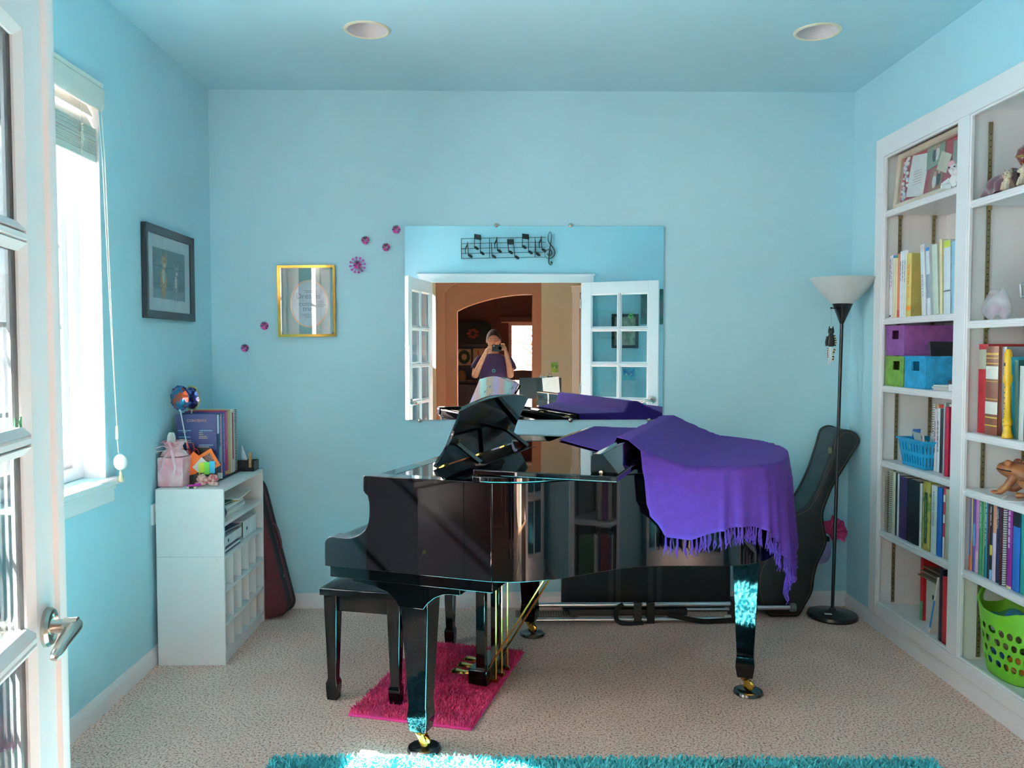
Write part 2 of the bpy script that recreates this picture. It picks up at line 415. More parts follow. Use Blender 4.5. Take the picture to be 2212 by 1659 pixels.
# main lid over the strings
LID0 = .225
lidp = [(LID0, -.135), (.287, -.135)] + offs(SIDE, -.014)[1:-1] + [(LID0, 1.355)]
MB().prism(lidp, .967, .986, 'z').obj('lid', BLACK, piano, bevel=.004)
# front flap folded back onto the lid, its lip standing up
FL = MB().box(LID0 + .002, .690, -.128, 1.35, .9885, 1.006)
flap = FL.obj('lid_flap', BLACK, piano, bevel=.003)
MB().prism([(.598, 1.0065), (.598, 1.060), (.606, 1.066), (.634, 1.066), (.641, 1.060), (.686, 1.0065)], -.085, 1.32, 'y').obj('flap_lip', BLACK, flap, bevel=.002)
k = MB(); k.lathe([(.0, 0), (.006, .0), (.008, .006), (.006, .012), (0, .013)], 12, M=T(.634, -.087, 1.012) @ RX(90)); k.obj('lid_knob', NICK, flap)
for w in (-.06, .35, .9, 1.28): MB().cyl((LID0 + .001, w - .03, .988), (LID0 + .001, w + .03, .988), .005, n=10).obj('lid_hinge', BRASS, piano)
# music desk tilted back over the shelf
dk = MB()
dl = [(0, .0), (.70, 0), (.745, .03), (.72, .10), (.735, .17), (.80, .232), (.79, .240), (.62, .262), (.40, .270), (.18, .262), (.02, .240), (.0, .232), (.045, .16), (.035, .09), (-.005, .03), (-.02, .012)]
dl = [(-.02, 0), (-.012, .02), (.012, .055), (.028, .10), (.030, .15), (.016, .205), (.012, .228), (.10, .247), (.25, .262), (.40, .266), (.55, .262), (.70, .247), (.788, .228), (.784, .205), (.770, .15), (.772, .10), (.788, .055), (.812, .02), (.82, 0)]
DM = T(-.052, .205, .957) @ RY(24)
dk.prism(dl, -.006, .006, 'x', M=DM)
desk = dk.obj('music_desk', BLACK, piano, bevel=.002)
p_ = MB()
for yy in (.10, .66): p_.tube([DM @ Vector((.007, yy, .085)), (.085, .205 + yy, .963)], .011, 4)
p_.box(.068, .112, .285, .885, .9535, .963)
p_.obj('support_strut', BLACK, desk, bevel=.001)
for yy in (.07, .42, .73): MB().box(-.010, .010, yy - .022, yy + .022, -.004, .004, M=DM).obj('desk_hinge', BRASS, desk)
for yy in (.10, .66): MB().cbox((.009, yy, .092), (.005, .014, .026), M=DM).obj('strut_bracket', BRASS, desk)
# legs with casters and cups
def leg(x, y, ztop, brk):
    l = MB()
    def sq(hx, z, hy=None): hy = hy or hx; return [(x - hx - .02, y - hy, z), (x + hx - .02, y - hy, z), (x + hx - .02, y + hy, z), (x - hx - .02, y + hy, z)]
    l.loft([sq(.052, ztop), sq(.050, .51), sq(.033, .165), sq(.034, .155), sq(.037, .125), sq(.037, .118), sq(.030, .072)])
    o = l.obj('leg', BLACK, piano, bevel=.002)
    if brk:
        g = MB()
        pr = [(-.25, .606), (-.25, .585), (-.165, .575), (-.115, .560), (-.085, .535), (-.072, .514), (.019, .514), (.036, .536), (.06, .556), (.09, .570), (.115, .574), (.153, .574), (.153, .606)]
        g.prism([(x + p[0], p[1]) for p in pr], y - .062, y + .062, 'y'); g.obj('leg_bracket', BLACK, o, bevel=.0015)
    else:
        MB().box(x - .16, x + .12, y - .13, y + .13, .622, .662).obj('leg_block', BLACK, o, bevel=.002)
    c = MB(); cx = x - .02
    c.cyl((cx, y, .075), (cx, y, .058), .024, .018, 16)
    for s in (-1, 1): c.prism([(cx - .014, .062), (cx + .014, .062), (cx + .030, .026), (cx + .022, .018), (cx + .010, .024)], y + s * .013 - .003, y + s * .013 + .003, 'y')
    c.obj('caster_fork', BRASS, o)
    w = MB(); w.lathe([(.0, -.009), (.017, -.009), (.021, -.006), (.021, .006), (.017, .009), (0, .009)], 20, M=T(cx + .014, y, .032) @ RX(90)); w.obj('caster_wheel', BRASS, o)
    return (cx + .012, y)
cups = [leg(0, 0, .612, True), leg(0, 1.22, .612, True), leg(1.030, .858, .63, False)]
CUPM = mat('black_cup', '131416', .25, coat=.3)
CL = ['black caster cup under the front leg nearest the turquoise rug', 'black caster cup under the far leg beside the floor register', 'black caster cup under the tail leg of the piano']
PM = T(*PO) @ RZ(PRZ)
for (cx, cy), lb in zip(cups, CL):
    wp = PM @ Vector((cx, cy, 0))
    o = MB().lathe([(0, .0), (.056, 0), (.060, .004), (.056, .013), (.046, .015), (.036, .011), (0, .0105)], 32).obj('caster_cup', CUPM, loc=(wp.x, wp.y, 0))
    tag(o, lb, 'caster cup', 'caster cups under the piano legs')
# pedal lyre
ly = thing('pedal_lyre', None, None); ly.parent = piano
del_ = MB(); del_.box(-.022, .018, .515, .545, .09, .607).box(-.022, .018, .685, .715, .09, .607)
del_.box(-.055, .055, .50, .73, .575, .607)
del_.obj('lyre_post', BLACK, ly, bevel=.003)
MB().box(-.05, .034, .50, .73, .031, .095).obj('pedal_box', BLACK, ly, bevel=.006, seg=3)
for w in (.545, .615, .685):
    p = MB()
    p.loft([[(x, w - hw, z - .004), (x, w - hw * .6, z + .004), (x, w + hw * .6, z + .004), (x, w + hw, z - .004), (x, w, z - .007)] for x, hw, z in
            ((-.045, .013, .062), (-.075, .014, .062), (-.095, .018, .062), (-.115, .024, .064), (-.13, .024, .064), (-.139, .017, .062), (-.143, .007, .059))])
    p.obj('pedal', BRASS, ly, bevel=.0015)
    q_ = MB(); q_.tube([(.05, w + .012, .035), (.05, w + .012, .64)], .0042, 8); q_.cbox((.045, w + .012, .038), (.03, .014, .012)); q_.obj('pedal_rod', BRASS, ly)
for w in (.53, .70): MB().tube([(.03, w, .10), (.38, w - .12 if w < .6 else w - .12, .65)], .0045, 8).obj('lyre_brace', BRASS, ly)
# pastel music poster leaning on the front of the desk
PP = MB()
cols = ['8f83a3', '9c7f80', '7fa5a0', '8f8070', '8d82a0', 'a58380', '7ba3a0']
mats_ = [mat('poster_%s' % i, c, .95, var=.03) for i, c in enumerate(cols)] + [mat('poster_ink', '2d4a5a', .6)]
def poster_pt(u, v):
    top = .228 + .03 * math.sin(math.pi * min(1, max(0, (u - .02) / .76)))
    return (.0, .03 + .74 * u, .004 + (top) * v)
n = 40
for i in range(n):
    for j in range(12):
        PP.m(int((i / n * 6 + j / 12 * 2.2)) % 7)
        a = [poster_pt((i + di) / n, (j + dj) / 12) for di, dj in ((0, 0), (1, 0), (1, 1), (0, 1))]
        PP.f([PP.v((p[0] - .0085, p[1], p[2] + .004), DM) for p in a])
PP.m(7)
for kx, ky in ((.70, .20), (.66, .15), (.72, .12), (.30, .19), (.24, .15), (.36, .13)):
    PP.loft([[(-.0092 - t, kx + .016 * math.cos(2*math.pi*a/8), ky + .010 * math.sin(2*math.pi*a/8)) for a in range(8)] for t in (0, .0003)], M=DM)
    PP.box(-.0096, -.0092, kx + .012, kx + .015, ky, ky + .05, M=DM)
po = PP.obj('music_poster', mats_, solid=.0, smooth=False)
po.matrix_world = PM
tag(po, 'pastel diagonally banded music sheet leaning on the front of the piano music desk', 'sheet music')

# ------------------------------------------------------------------ bench
bn = thing('piano_bench', 'black lacquered piano bench with padded top pulled out from the keyboard', 'bench', (-.447, 3.545, 0), -14.5)
BL, BW, BH = .385, .158, .452
MB().box(-BW - .012, BW + .012, -BL, BL, BH - .028, BH).obj('seat_frame', BLACK, bn, bevel=.003)
c = MB()
c.grid(lambda u, v: ((u - .5) * 2 * (BW - .004), (v - .5) * 2 * (BL - .012), BH + .034 * (1 - abs(2*u - 1) ** 4) ** .5 * (1 - abs(2*v - 1) ** 6) ** .5), 16, 24)
c.obj('cushion', mat('black_vinyl', '0c0c0f', .22, var=.05, bump=.08, bscale=120), bn)
ap = MB()
for s in (-1, 1):
    ap.box(s * (BW - .03) - .009, s * (BW - .03) + .009, -BL + .05, BL - .05, BH - .095, BH - .028)
    ap.box(-BW + .04, BW - .04, s * (BL - .04) - .009, s * (BL - .04) + .009, BH - .095, BH - .028)
ap.obj('apron', BLACK, bn, bevel=.002)
for sx in (-1, 1):
    for sy in (-1, 1):
        l = MB(); x, y = sx * (BW - .026), sy * (BL - .042)
        def sq(h, z): return [(x - h, y - h, z), (x + h, y - h, z), (x + h, y + h, z), (x - h, y + h, z)]
        l.loft([sq(.027, BH - .028), sq(.026, BH - .10), sq(.0175, .085), sq(.0235, .068), sq(.0235, .045), sq(.020, .0092 if sx > 0 and sy < 0 else 0)])
        l.obj('leg', BLACK, bn, bevel=.002)
# ------------------------------------------------------------------ shaggy rugs
def shag(name, label, M, hx, hy, cols, n_of, h, fr, skip=()):
    t = thing(name, label, 'rug', M.translation, math.degrees(M.to_euler().z))
    b = MB().box(-hx, hx, -hy, hy, 0, .008)
    b.obj('backing', mat('rug_binding_' + fr, fr, .8), t, bevel=.003)
    p = MB(); mt = [mat('rug_pile_' + c, c, .75, var=.08, sheen=.3) for i, c in enumerate(cols)]
    for (x0, x1, y0, y1, st, rad) in n_of:
        nx, ny = int((x1 - x0) / st), int((y1 - y0) / st)
        for i in range(nx):
            for j in range(ny):
                x = x0 + (i + random.random()) * st; y = y0 + (j + random.random()) * st
                if any(abs(x - a) < r_ and abs(y - b) < r_ for a, b, r_ in skip): continue
                p.m(random.randrange(len(mt)))
                a = random.uniform(0, 6.283); ln = h * random.uniform(.6, 1.15); le = ln * random.uniform(.2, .8)
                dx, dy = math.cos(a) * le, math.sin(a) * le
                bs = [p.v((x + rad * math.cos(a + k * 2.094), y + rad * math.sin(a + k * 2.094), .006)) for k in range(3)]
                md = [p.v((x + dx * .4 + rad * .9 * math.cos(a + k * 2.094), y + dy * .4 + rad * .9 * math.sin(a + k * 2.094), .006 + ln * .6)) for k in range(3)]
                tp = p.v((x + dx, y + dy, .006 + ln * .85))
                for k in range(3):
                    q = (k + 1) % 3; p.f([bs[k], bs[q], md[q], md[k]]); p.f([md[k], md[q], tp])
    o = p.obj('pile', mt, t, recalc=False); o['kind'] = 'stuff'
    return t
fp = (T(-.233, 3.403, 0) @ RZ(-15.5)).inverted() @ T(-.447, 3.545, 0) @ RZ(-14.5) @ Vector((BW - .026, -BL + .042, 0))
shag('shag_rug', 'hot pink shaggy rug under the piano pedals and bench leg', T(-.233, 3.403, 0) @ RZ(-15.5), .245, .40, ['e0206a', 'c8145a', 'f04586'], [(-.245, .245, -.39, .395, (.006), .0025)], .022, 'e8388a', [(fp.x, fp.y, .036)])
shag('shag_rug', 'turquoise shaggy rug on the carpet in front of the piano', T(.33, 2.10, 0) @ RZ(-1.2), 1.11, .63, ['3cb8c2', '30a8b4', '5ccbd0'],
     [(-1.11, 1.11, .35, .625, .008, .0036), (-1.11, 1.11, -.62, .35, .022, .010)], .026, '2aa7b0')
# ------------------------------------------------------------------ shawl draped over the tail
OUT = [(LID0, -.128)] + offs(SIDE, -.014) + [(LID0, 1.354)]
def nearest(p):
    best = (9, None, None); P = Vector(p)
    for a, b in zip(OUT, OUT[1:]):
        A, B = Vector(a), Vector(b); d = B - A; l2 = d.length_squared
        t = 0 if l2 < 1e-9 else max(0, min(1, (P - A).dot(d) / l2)); q = A + d * t; dist = (P - q).length
        if dist < best[0]: best = (dist, q, d)
    return best
def inside(p):
    x, y = p; c = False; P = OUT
    j = len(P) - 1
    for i in range(len(P)):
        if (P[i][1] > y) != (P[j][1] > y) and x < (P[j][0] - P[i][0]) * (y - P[i][1]) / (P[j][1] - P[i][1]) + P[i][0]: c = not c
        j = i
    return c
def htop(l, w):
    if l < .545: return 1.0105
    if l < .588: return 1.0105 + (1.074 - 1.0105) * ((l - .545) / .043) ** 2
    if l < .645: return 1.074
    if l < .86: return .991 + .083 * (1 - (l - .645) / .215) ** 1.2
    return .991
def drape(p):
    d, q, tg = nearest(p)
    z0 = htop(max(q.x, .2), q.y)
    if inside(p):
        z = htop(*p)
        return (p[0], p[1], z)
    s = q.x * 3 + q.y * 7
    fold = (.012 + .05 * min(d, .6)) * math.sin(s * 13 + 1.3 * math.sin(s * 5)) * min(1, d * 3) * (1 if q.x > .95 else .18)
    dirn = (Vector(p) - q).normalized() if d > 1e-6 else Vector((0, -1))
    out = .009 + .012 * min(1, d / .1) + max(-.006, fold) * .8 + (.02 * d)
    return (q.x + dirn.x * out, q.y + dirn.y * out, z0 - max(0, d - .006) + .0)
SA, SB, SF, SE, SD = (.865, -.012), (1.60, .47), (1.22, 1.50), (.262, 1.46), (.262, .74)
NU, NV = 96, 96
def left(v):
    # from A through D to E
    la = math.dist(SA, SD); lb = math.dist(SD, SE); t = v * (la + lb)
    return tuple(a + (b - a) * t / la for a, b in zip(SA, SD)) if t < la else tuple(a + (b - a) * (t - la) / lb for a, b in zip(SD, SE))
def sdom(u, v):
    a, b = left(v), tuple(x + (y - x) * v for x, y in zip(SB, SF))
    return tuple(x + (y - x) * u for x, y in zip(a, b))
SHAWL = mat('purple_shawl_weave', '431a78', .9, var=.06, scale=40, bump=.25, bscale=700)
sh = thing('shawl', 'purple fringed shawl draped over the tail of the piano', 'shawl', PO, PRZ)
MB().grid(lambda u, v: drape(sdom(u, v)), NU, NV).obj('cloth', SHAWL, sh, solid=.002, sub=0, angle=180)
f = MB(); dark = mat('fringe_dark', '1d1430', .85)
nt_ = 46
for k in range(nt_ + 1):
    u = k / nt_; x, y, z = drape(sdom(u, 0))
    nx = Vector(drape(sdom(u, 0))) - Vector(drape(sdom(u, .01)))
    for s in range(3):
        f.m(1 if (s == 2 and k % 4 == 1) else 0)
        ln = random.uniform(.048, .066)
        px, py = x + random.uniform(-.003, .003), y + random.uniform(-.003, .003)
        f.tube([(px, py, z + .002), (px + random.uniform(-.003, .003), py, z - ln * .35), (px + random.uniform(-.006, .006), py + random.uniform(-.004, .004), z - ln * .7), (px + random.uniform(-.009, .009), py + random.uniform(-.006, .006), z - ln)],
               [.0016, .0026, .0022, .0009], 5)
f.obj('fringe', [SHAWL, dark], sh)
# ------------------------------------------------------------------ back wall: mirror, gold frame, metal flowers
t = thing('wall_mirror', 'large frameless mirror clipped to the wall above the piano', 'mirror', (.182, YB, 1.521))
MB().box(-.685, .685, -.009, -.003, -.513, .513).obj('mirror_glass', mirror_mat('mirror_silver'), t, bevel=.002, seg=1)
MB().box(-.684, .684, -.0035, -.0005, -.512, .512).obj('backing', mat('mirror_edge', '5d6d6c', .5), t, smooth=False)
for x, z in ((-.20, .515), (.19, .515), (-.608, -.515), (.192, -.515), (.612, -.515)):
    c = MB(); c.lathe([(0, .0), (.011, .0), (.012, .004), (.009, .009), (0, .011)], 16, M=T(x, -.004, z) @ RX(90))
    c.ball((x, -.016, z), .005, 10); c.obj('mirror_clip', NICK, t)
SAGE = mat('sage_mat_board', '7d9f97', .8, var=.02)
t = thing('picture_frame', 'thin gold frame with a pale oval of calligraphy on a sage green mat', 'picture', (-1.0155, YB, 1.637), rot=(0, -.6, 0))
GOLD = mat('gilt_frame', 'b98b3c', .25, 1, var=.1)
MB().frame(-.151, .151, -.187, .187, .013, -.022, -.001, prof=.006).obj('frame', GOLD, t)
q = MB(); n = 48; e = (.012, -.014); ra, rb = .099, .124
O = [];
for k in range(n):
    a = 2 * math.pi * (k + .5) / n; c, s = math.cos(a), math.sin(a); m_ = max(abs(c), abs(s)); O.append((.14 * c / m_, -.009, .176 * s / m_))
q.loft([O, [(e[0] + ra * math.cos(2*math.pi*(k+.5)/n), -.009, e[1] + rb * math.sin(2*math.pi*(k+.5)/n)) for k in range(n)]], cap=False)
q.obj('mat_board', SAGE, t, smooth=False)
q = MB(); q.loft([[(e[0] + (ra - d) * math.cos(2*math.pi*k/n), y, e[1] + (rb - d) * math.sin(2*math.pi*k/n)) for k in range(n)] for d, y in ((-.001, -.0085), (-.001, -.0105), (.006, -.0105), (.006, -.006))], cap=False)
q.obj('oval_border', mat('peach_border', 'e8a878', .5), t)
q = MB(); q.m(0).box(-.12, .14, -.0065, -.005, -.15, .12); q.m(1)
tm = T(e[0], -.0068, e[1]) @ RX(90)
q.text('Dreams', .040, tm @ T(-.005, .040, 0)); q.text('come', .036, tm @ T(-.015, .0, 0)); q.text('true', .036, tm @ T(-.005, -.026, 0))
q.m(2)
for i, (x, y, w_) in enumerate(((.0, .068, .05), (.01, .060, .06), (-.02, -.055, .05), (-.01, -.062, .06), (.0, -.069, .05), (.062, .012, .03), (.06, .005, .03), (.064, -.002, .036), (.064, -.009, .044), (.06, -.016, .03))):
    q.box(x - w_/2, x + w_/2, y - .0009, y + .0009, 0, .0003, M=tm)
q.obj('calligraphy', [mat('pale_blue_paper', 'd6dbe4', .7), mat('ink_grey_blue', '6b7f95', .6), mat('ink_dark', '56606e', .6)], t, smooth=False)
MB().box(-.141, .141, -.0135, -.0125, -.177, .177).obj('glass', glass_mat('frame_glass', refl=.10), t, smooth=False)
MB().box(-.145, .145, -.004, -.0005, -.18, .18).obj('backing', WOODBK, t, smooth=False)
PK, PKD = mat('pink_foil', 'e0409a', .25, .25, var=.15), mat('plum_foil', '4a1238', .3, .3, var=.1)
def flower(x, z, r, label, big=False):
    t = thing('wall_flower', label, 'wall decoration', (x, YB, z), group='pink metal flowers on the back wall')
    if big:
        b = MB(); b.m(0)
        for k in range(12):
            a = 2 * math.pi * k / 12 + .15; c, s = math.cos(a), math.sin(a)
            b.tube([(c * r * .2, -.006, s * r * .2), (c * r * .88, -.012, s * r * .88)], [.0022, .0016], 6, flat=1)
            b.lathe([(0, -.002), (.0062, -.002), (.0062, .001), (0, .001)], 10, M=T(c * r * .88, -.012, s * r * .88) @ RX(90))
        b.obj('outer_petals', mat('violet_foil', '9a3590', .3, .2), t)
    p = MB(); rr = r * (.48 if big else 1)
    for k in range(14):
        a = 2 * math.pi * k / 14; p.m(1 if k in (3, 4, 5, 7, 0, 12) else 0)
        c, s = math.cos(a), math.sin(a)
        R_ = lambda d, o: (c * d - s * o, s * d + c * o)
        pts = [R_(.003, 0), R_(rr * .55, rr * .11), R_(rr * .9, rr * .13), R_(rr, .0), R_(rr * .9, -rr * .13), R_(rr * .55, -rr * .11)]
        y_ = lambda d: -.006 - .012 * (d / rr) ** 1.5
        p.loft([[(x_, y_(math.hypot(x_, z_)) + dy - (.002 if i in (0, 3) else 0), z_) for i, (x_, z_) in enumerate(pts)] for dy in (0, .001)])
    p.obj('petals', [PK, PKD], t)
    MB().ball((0, -.009, 0), rr * .17, 10).obj('centre', mat('pink_gem', 'f08cc8', .1, .3), t)
    MB().cyl((0, 0, 0), (0, -.009, 0), .003, n=8).obj('stem', PKD, t)
flower(-.543, 2.011, .023, 'small pink metal flower nearest the mirror corner, highest of the six')
flower(-.706, 1.955, .022, 'small pink metal flower straight above the large spidery one')
flower(-.597, 1.919, .022, 'small pink metal flower between the large spidery one and the mirror')
flower(-.748, 1.826, .044, 'large spidery pink metal flower with knobbed outer petals beside the gold frame', True)
flower(-1.238, 1.507, .023, 'small pink metal flower just beside the lower edge of the gold frame')
flower(-1.342, 1.390, .022, 'small pink metal flower lowest on the wall, nearest the corner')
# ------------------------------------------------------------------ left wall: cat picture and plug
t = thing('picture_frame', 'black framed picture of two cats on the window wall', 'picture', (XL, 3.825, 1.722), rot=(0, 0, 90))
MB().frame(-.276, .276, -.203, .203, .036, -.026, -.001, prof=.008).obj('frame', mat('black_frame', '15171b', .3), t, bevel=.002)
MB().box(-.245, .245, -.008, -.003, -.17, .17).obj('backing', WOODBK, t, smooth=False)
MB().frame(-.242, .242, -.169, .169, .058, -.0115, -.0085).obj('mat_board', mat('grey_mat_board', 'c3cfd4', .8), t, smooth=False)
a = MB(); a.m(0).box(-.186, .186, -.0105, -.009, -.113, .113)
def blob(mb, mi, pts, y): mb.m(mi).loft([[(p[0], y, p[1]) for p in pts], [(p[0], y - .0004, p[1]) for p in pts]])
def ell(cx, cz, rx, rz, n=14, rot=0): return [(cx + rx*math.cos(t)*math.cos(rot) - rz*math.sin(t)*math.sin(rot), cz + rx*math.cos(t)*math.sin(rot) + rz*math.sin(t)*math.cos(rot)) for t in (2*math.pi*k/n for k in range(n))]
a.m(1).box(-.186, .186, -.0108, -.0106, .03, .034).box(-.186, .186, -.0108, -.0106, -.05, -.046); a.m(5).box(-.186, .186, -.0108, -.0106, -.113, -.07)
for cx, cz, sc, mi, mb_ in ((-.07, -.01, 1, 2, 3), (.07, -.03, .85, 4, 3)):
    blob(a, mi, ell(cx, cz - .02 * sc, .036 * sc, .062 * sc), -.0112)
    blob(a, mi, ell(cx + .01, cz + .062 * sc, .030 * sc, .027 * sc), -.0114)
    for s in (-1, 1): blob(a, mi, [(cx + .01 + s * .012 * sc, cz + .08 * sc), (cx + .01 + s * .030 * sc, cz + .075 * sc), (cx + .01 + s * .028 * sc, cz + .108 * sc)], -.0114)
    for s in (-1, 1): blob(a, mi, ell(cx + s * .016 * sc, cz - .075 * sc, .010 * sc, .032 * sc), -.0116)
    blob(a, mb_, ell(cx, cz - .0 * sc, .016 * sc, .034 * sc), -.0118); blob(a, mb_, ell(cx + .012, cz + .05 * sc, .012 * sc, .01 * sc), -.0118)
    for s in (-1, 1): blob(a, 1, ell(cx + .01 + s * .011 * sc, cz + .067 * sc, .0035, .004, 8), -.012)
    for k in range(5): blob(a, 1 if mi == 4 else 6, ell(cx - .02 * sc, cz - .05 * sc + .018 * k * sc, .012 * sc, .0022, 8, .4), -.0119)
a.obj('artwork', [mat('art_teal_grey', '4f6f76', .7, var=.15, scale=20), mat('art_dark', '2b3b42', .7), mat('art_ginger', 'b88352', .7, var=.2, scale=60), mat('art_cream', 'c9c3b5', .7),
                  mat('art_grey_fur', '7b8b96', .7, var=.2, scale=60), mat('art_blue_grey', '6c8590', .7), mat('art_orange', '97602f', .7)], t, smooth=False)
MB().box(-.243, .243, -.0165, -.0155, -.17, .17).obj('glass', glass_mat('picture_glass', refl=.012, fk=.25), t, smooth=False)
t = thing('wall_outlet', 'white outlet cover on the window wall just behind the storage cubby', 'outlet', (XL, 3.632, .664))
MB().box(0, .012, -.036, .036, -.046, .046).obj('cover_plate', WHITE, t, bevel=.003)
for zz in (-.025, .025): MB().box(.012, .014, -.015, .015, zz - .013, zz + .013).obj('socket', mat('white_plastic', 'efefef', .3), t, bevel=.001)
# ------------------------------------------------------------------ white storage cubby
CY0, CY1, CX0, CX1, CH = 3.595, 4.20, -1.497, -1.203, .778
t = thing('storage_cubby', 'white laminate storage cubby with two open shelves over small compartments', 'storage unit', (CX0, CY0, 0))
D, W_ = CX1 - CX0, CY1 - CY0; th = .015
for nm, y in (('side_panel', 0), ('side_panel', W_ - th)):
    m_ = MB().box(0, D, y, y + th, 0, .480).box(0, D, y, y + th, .4804, CH)
    if y == 0:
        for x in (.03, .262):
            for z in (.770 - .012, .625 - .012, .478 - .012): m_.lathe([(0, 0), (.0065, 0), (.005, .0015), (0, .0015)], 12, M=T(x, -.0001, z) @ RX(90))
    m_.obj(nm, LAMI, t, bevel=.0012, seg=1)
MB().box(0, D, th, W_ - th, CH - th, CH).obj('top_panel', LAMI, t, bevel=.0012, seg=1)
MB().box(0, .004, th, W_ - th, .03, CH - th).obj('back_panel', LAMI, t, smooth=False)
for z in (.625, .481, .330, .182, .056): MB().box(.004, D, th, W_ - th, z - th, z).obj('shelf', LAMI, t, bevel=.001, seg=1)
cw = (W_ - 2 * th) / 5
for lo, hi in ((.056, .167), (.182, .315), (.330, .466)):
    for k in range(1, 5): MB().box(.004, D - .003, th + cw * k - .003, th + cw * k + .003, lo, hi).obj('divider', LAMI, t, smooth=False)
MB().box(.01, D - .008, th, W_ - th, .0, .04).obj('toe_panel', LAMI, t, smooth=False)
def flat_stack(name, label, cat, x0, x1, y0, y1, z, layers, rz=0, group=None):
    t = thing(name, label, cat, ((x0 + x1) / 2, (y0 + y1) / 2, z), rz, group)
    hx, hy = (x1 - x0) / 2, (y1 - y0) / 2; zz = 0
    for nm, h, m_, j in layers:
        MB().box(-hx + random.uniform(-j, j), hx + random.uniform(-j, j), -hy, hy, zz + .0002, zz + h, M=RZ(random.uniform(-j, j) * 200)).obj(nm, m_, t, bevel=min(.002, h * .3), seg=1); zz += h
    return t
flat_stack('paper_stack', 'loose stack of white papers on the upper cubby shelf', 'papers', CX0 + .03, CX1 - .02, 3.72, 3.98, .6255, [('sheet', .010, PAPER, .004), ('sheet', .006, PAPER, .008), ('sheet', .012, PAPER, .006), ('sheet', .008, mat('grey_paper', 'c9cbc8', .8), .012), ('sheet', .012, PAPER, .01)])
flat_stack('file_folder', 'orange folder lying on the papers on the upper cubby shelf', 'folder', CX0 + .06, CX1 - .03, 3.86, 4.13, .6255 + .0485, [('cover', .004, mat('folder_orange', 'd08a3c', .6), .0), ('sheet', .008, PAPER, .004)], 4)
flat_stack('file_folder', 'dark green folder on top of the papers near the cubby front', 'folder', CX0 + .04, CX1 - .05, 3.66, 3.85, .6255 + .0485, [('cover', .004, mat('folder_green', '1f5a3c', .5), .0), ('sheet', .006, PAPER, .004), ('cover', .003, mat('folder_green', '1f5a3c', .5), .003)], -5)
t = thing('pencil_case', 'dark grey zip pencil case at the front of the upper cubby shelf', 'pencil case', (CX1 - .055, 3.655, .6255), 8)
c = MB(); c.grid(lambda u, v: (.042 * math.cos(2*math.pi*u), (v - .5) * .075, .031 + .03 * math.sin(2*math.pi*u)), 20, 4, closeu=True); c.cbox((0, 0, .031), (.07, .073, .045))
c.obj('body', mat('charcoal_cloth', '33383c', .8), t); MB().box(-.006, .006, -.036, .036, .060, .064).obj('zip', NICK, t)
t = thing('sticky_note_pad', 'teal note pad tucked against the near side of the upper cubby shelf', 'note pad', (CX1 - .13, 3.655, .6255))
MB().box(-.05, .05, -.03, .03, 0, .03).obj('pad', mat('teal_paper', '3ba3a6', .8), t, bevel=.001); MB().box(-.05, .05, -.03, .03, .0302, .031).obj('top_sheet', mat('pale_teal_paper', '8fd0cf', .8), t)
def ring_binder(label, x, y, z, m_, rz=0, sx=.26, sy=.24, h=.045):
    t = thing('ring_binder', label, 'binder', (x, y, z), rz)
    MB().box(-sx/2, sx/2, -sy/2, sy/2, 0, .003).box(-sx/2, sx/2, -sy/2, sy/2, h - .003, h).box(sx/2 - .003, sx/2, -sy/2, sy/2, 0, h).obj('cover', m_, t, bevel=.001)
    MB().box(-sx/2 + .01, sx/2 - .02, -sy/2 + .01, sy/2 - .01, .0035, h - .008).obj('pages', PAPER, t)
    MB().lathe([(0, 0), (.008, 0), (.008, .0006), (0, .0006)], 12, M=T(sx/2 + .0001, -sy/2 + .05, h/2) @ RY(90)).obj('finger_hole', BLKP, t)
    return t
ring_binder('white ring binder lying lowest on the middle cubby shelf', CX1 - .15, 3.785, .4815 + .022, MATS['white_plastic'], 0)
flat_stack('magazine', 'glossy dark magazine under the white binder on the middle cubby shelf', 'magazine', CX0 + .03, CX1 - .012, 3.64, 3.86, .4815, [('cover', .004, mat('mag_dark', '2d3b52', .3), .0), ('pages', .013, PAPER, .003), ('cover', .003, mat('mag_pink', '8b6d7d', .3, hex2='40506b', scale=20), .003)])
ring_binder('white ring binder standing open edge out at the far end of the middle cubby shelf', CX1 - .14, 4.02, .482, MATS['white_plastic'], 0, .25, .20, .085)
t = thing('zip_pouch', 'navy blue zip pouch lying on the lower white binder', 'pouch', (CX1 - .12, 3.78, .4815 + .0675), -6)
c = MB(); c.grid(lambda u, v: ((u - .5) * .2, (v - .5) * .2, .02 + .018 * (1 - abs(2*u-1)**3) * (1 - abs(2*v-1)**3)), 10, 10); c.grid(lambda u, v: ((u - .5) * .2, (v - .5) * .2, .02 - .018 * (1 - abs(2*u-1)**3) * (1 - abs(2*v-1)**3)), 10, 10)
c.obj('body', mat('navy_vinyl', '2c3a57', .35), t); MB().tube([(.1, -.095, .02), (.1, .095, .02)], .003, 6).obj('zip', NICK, t)
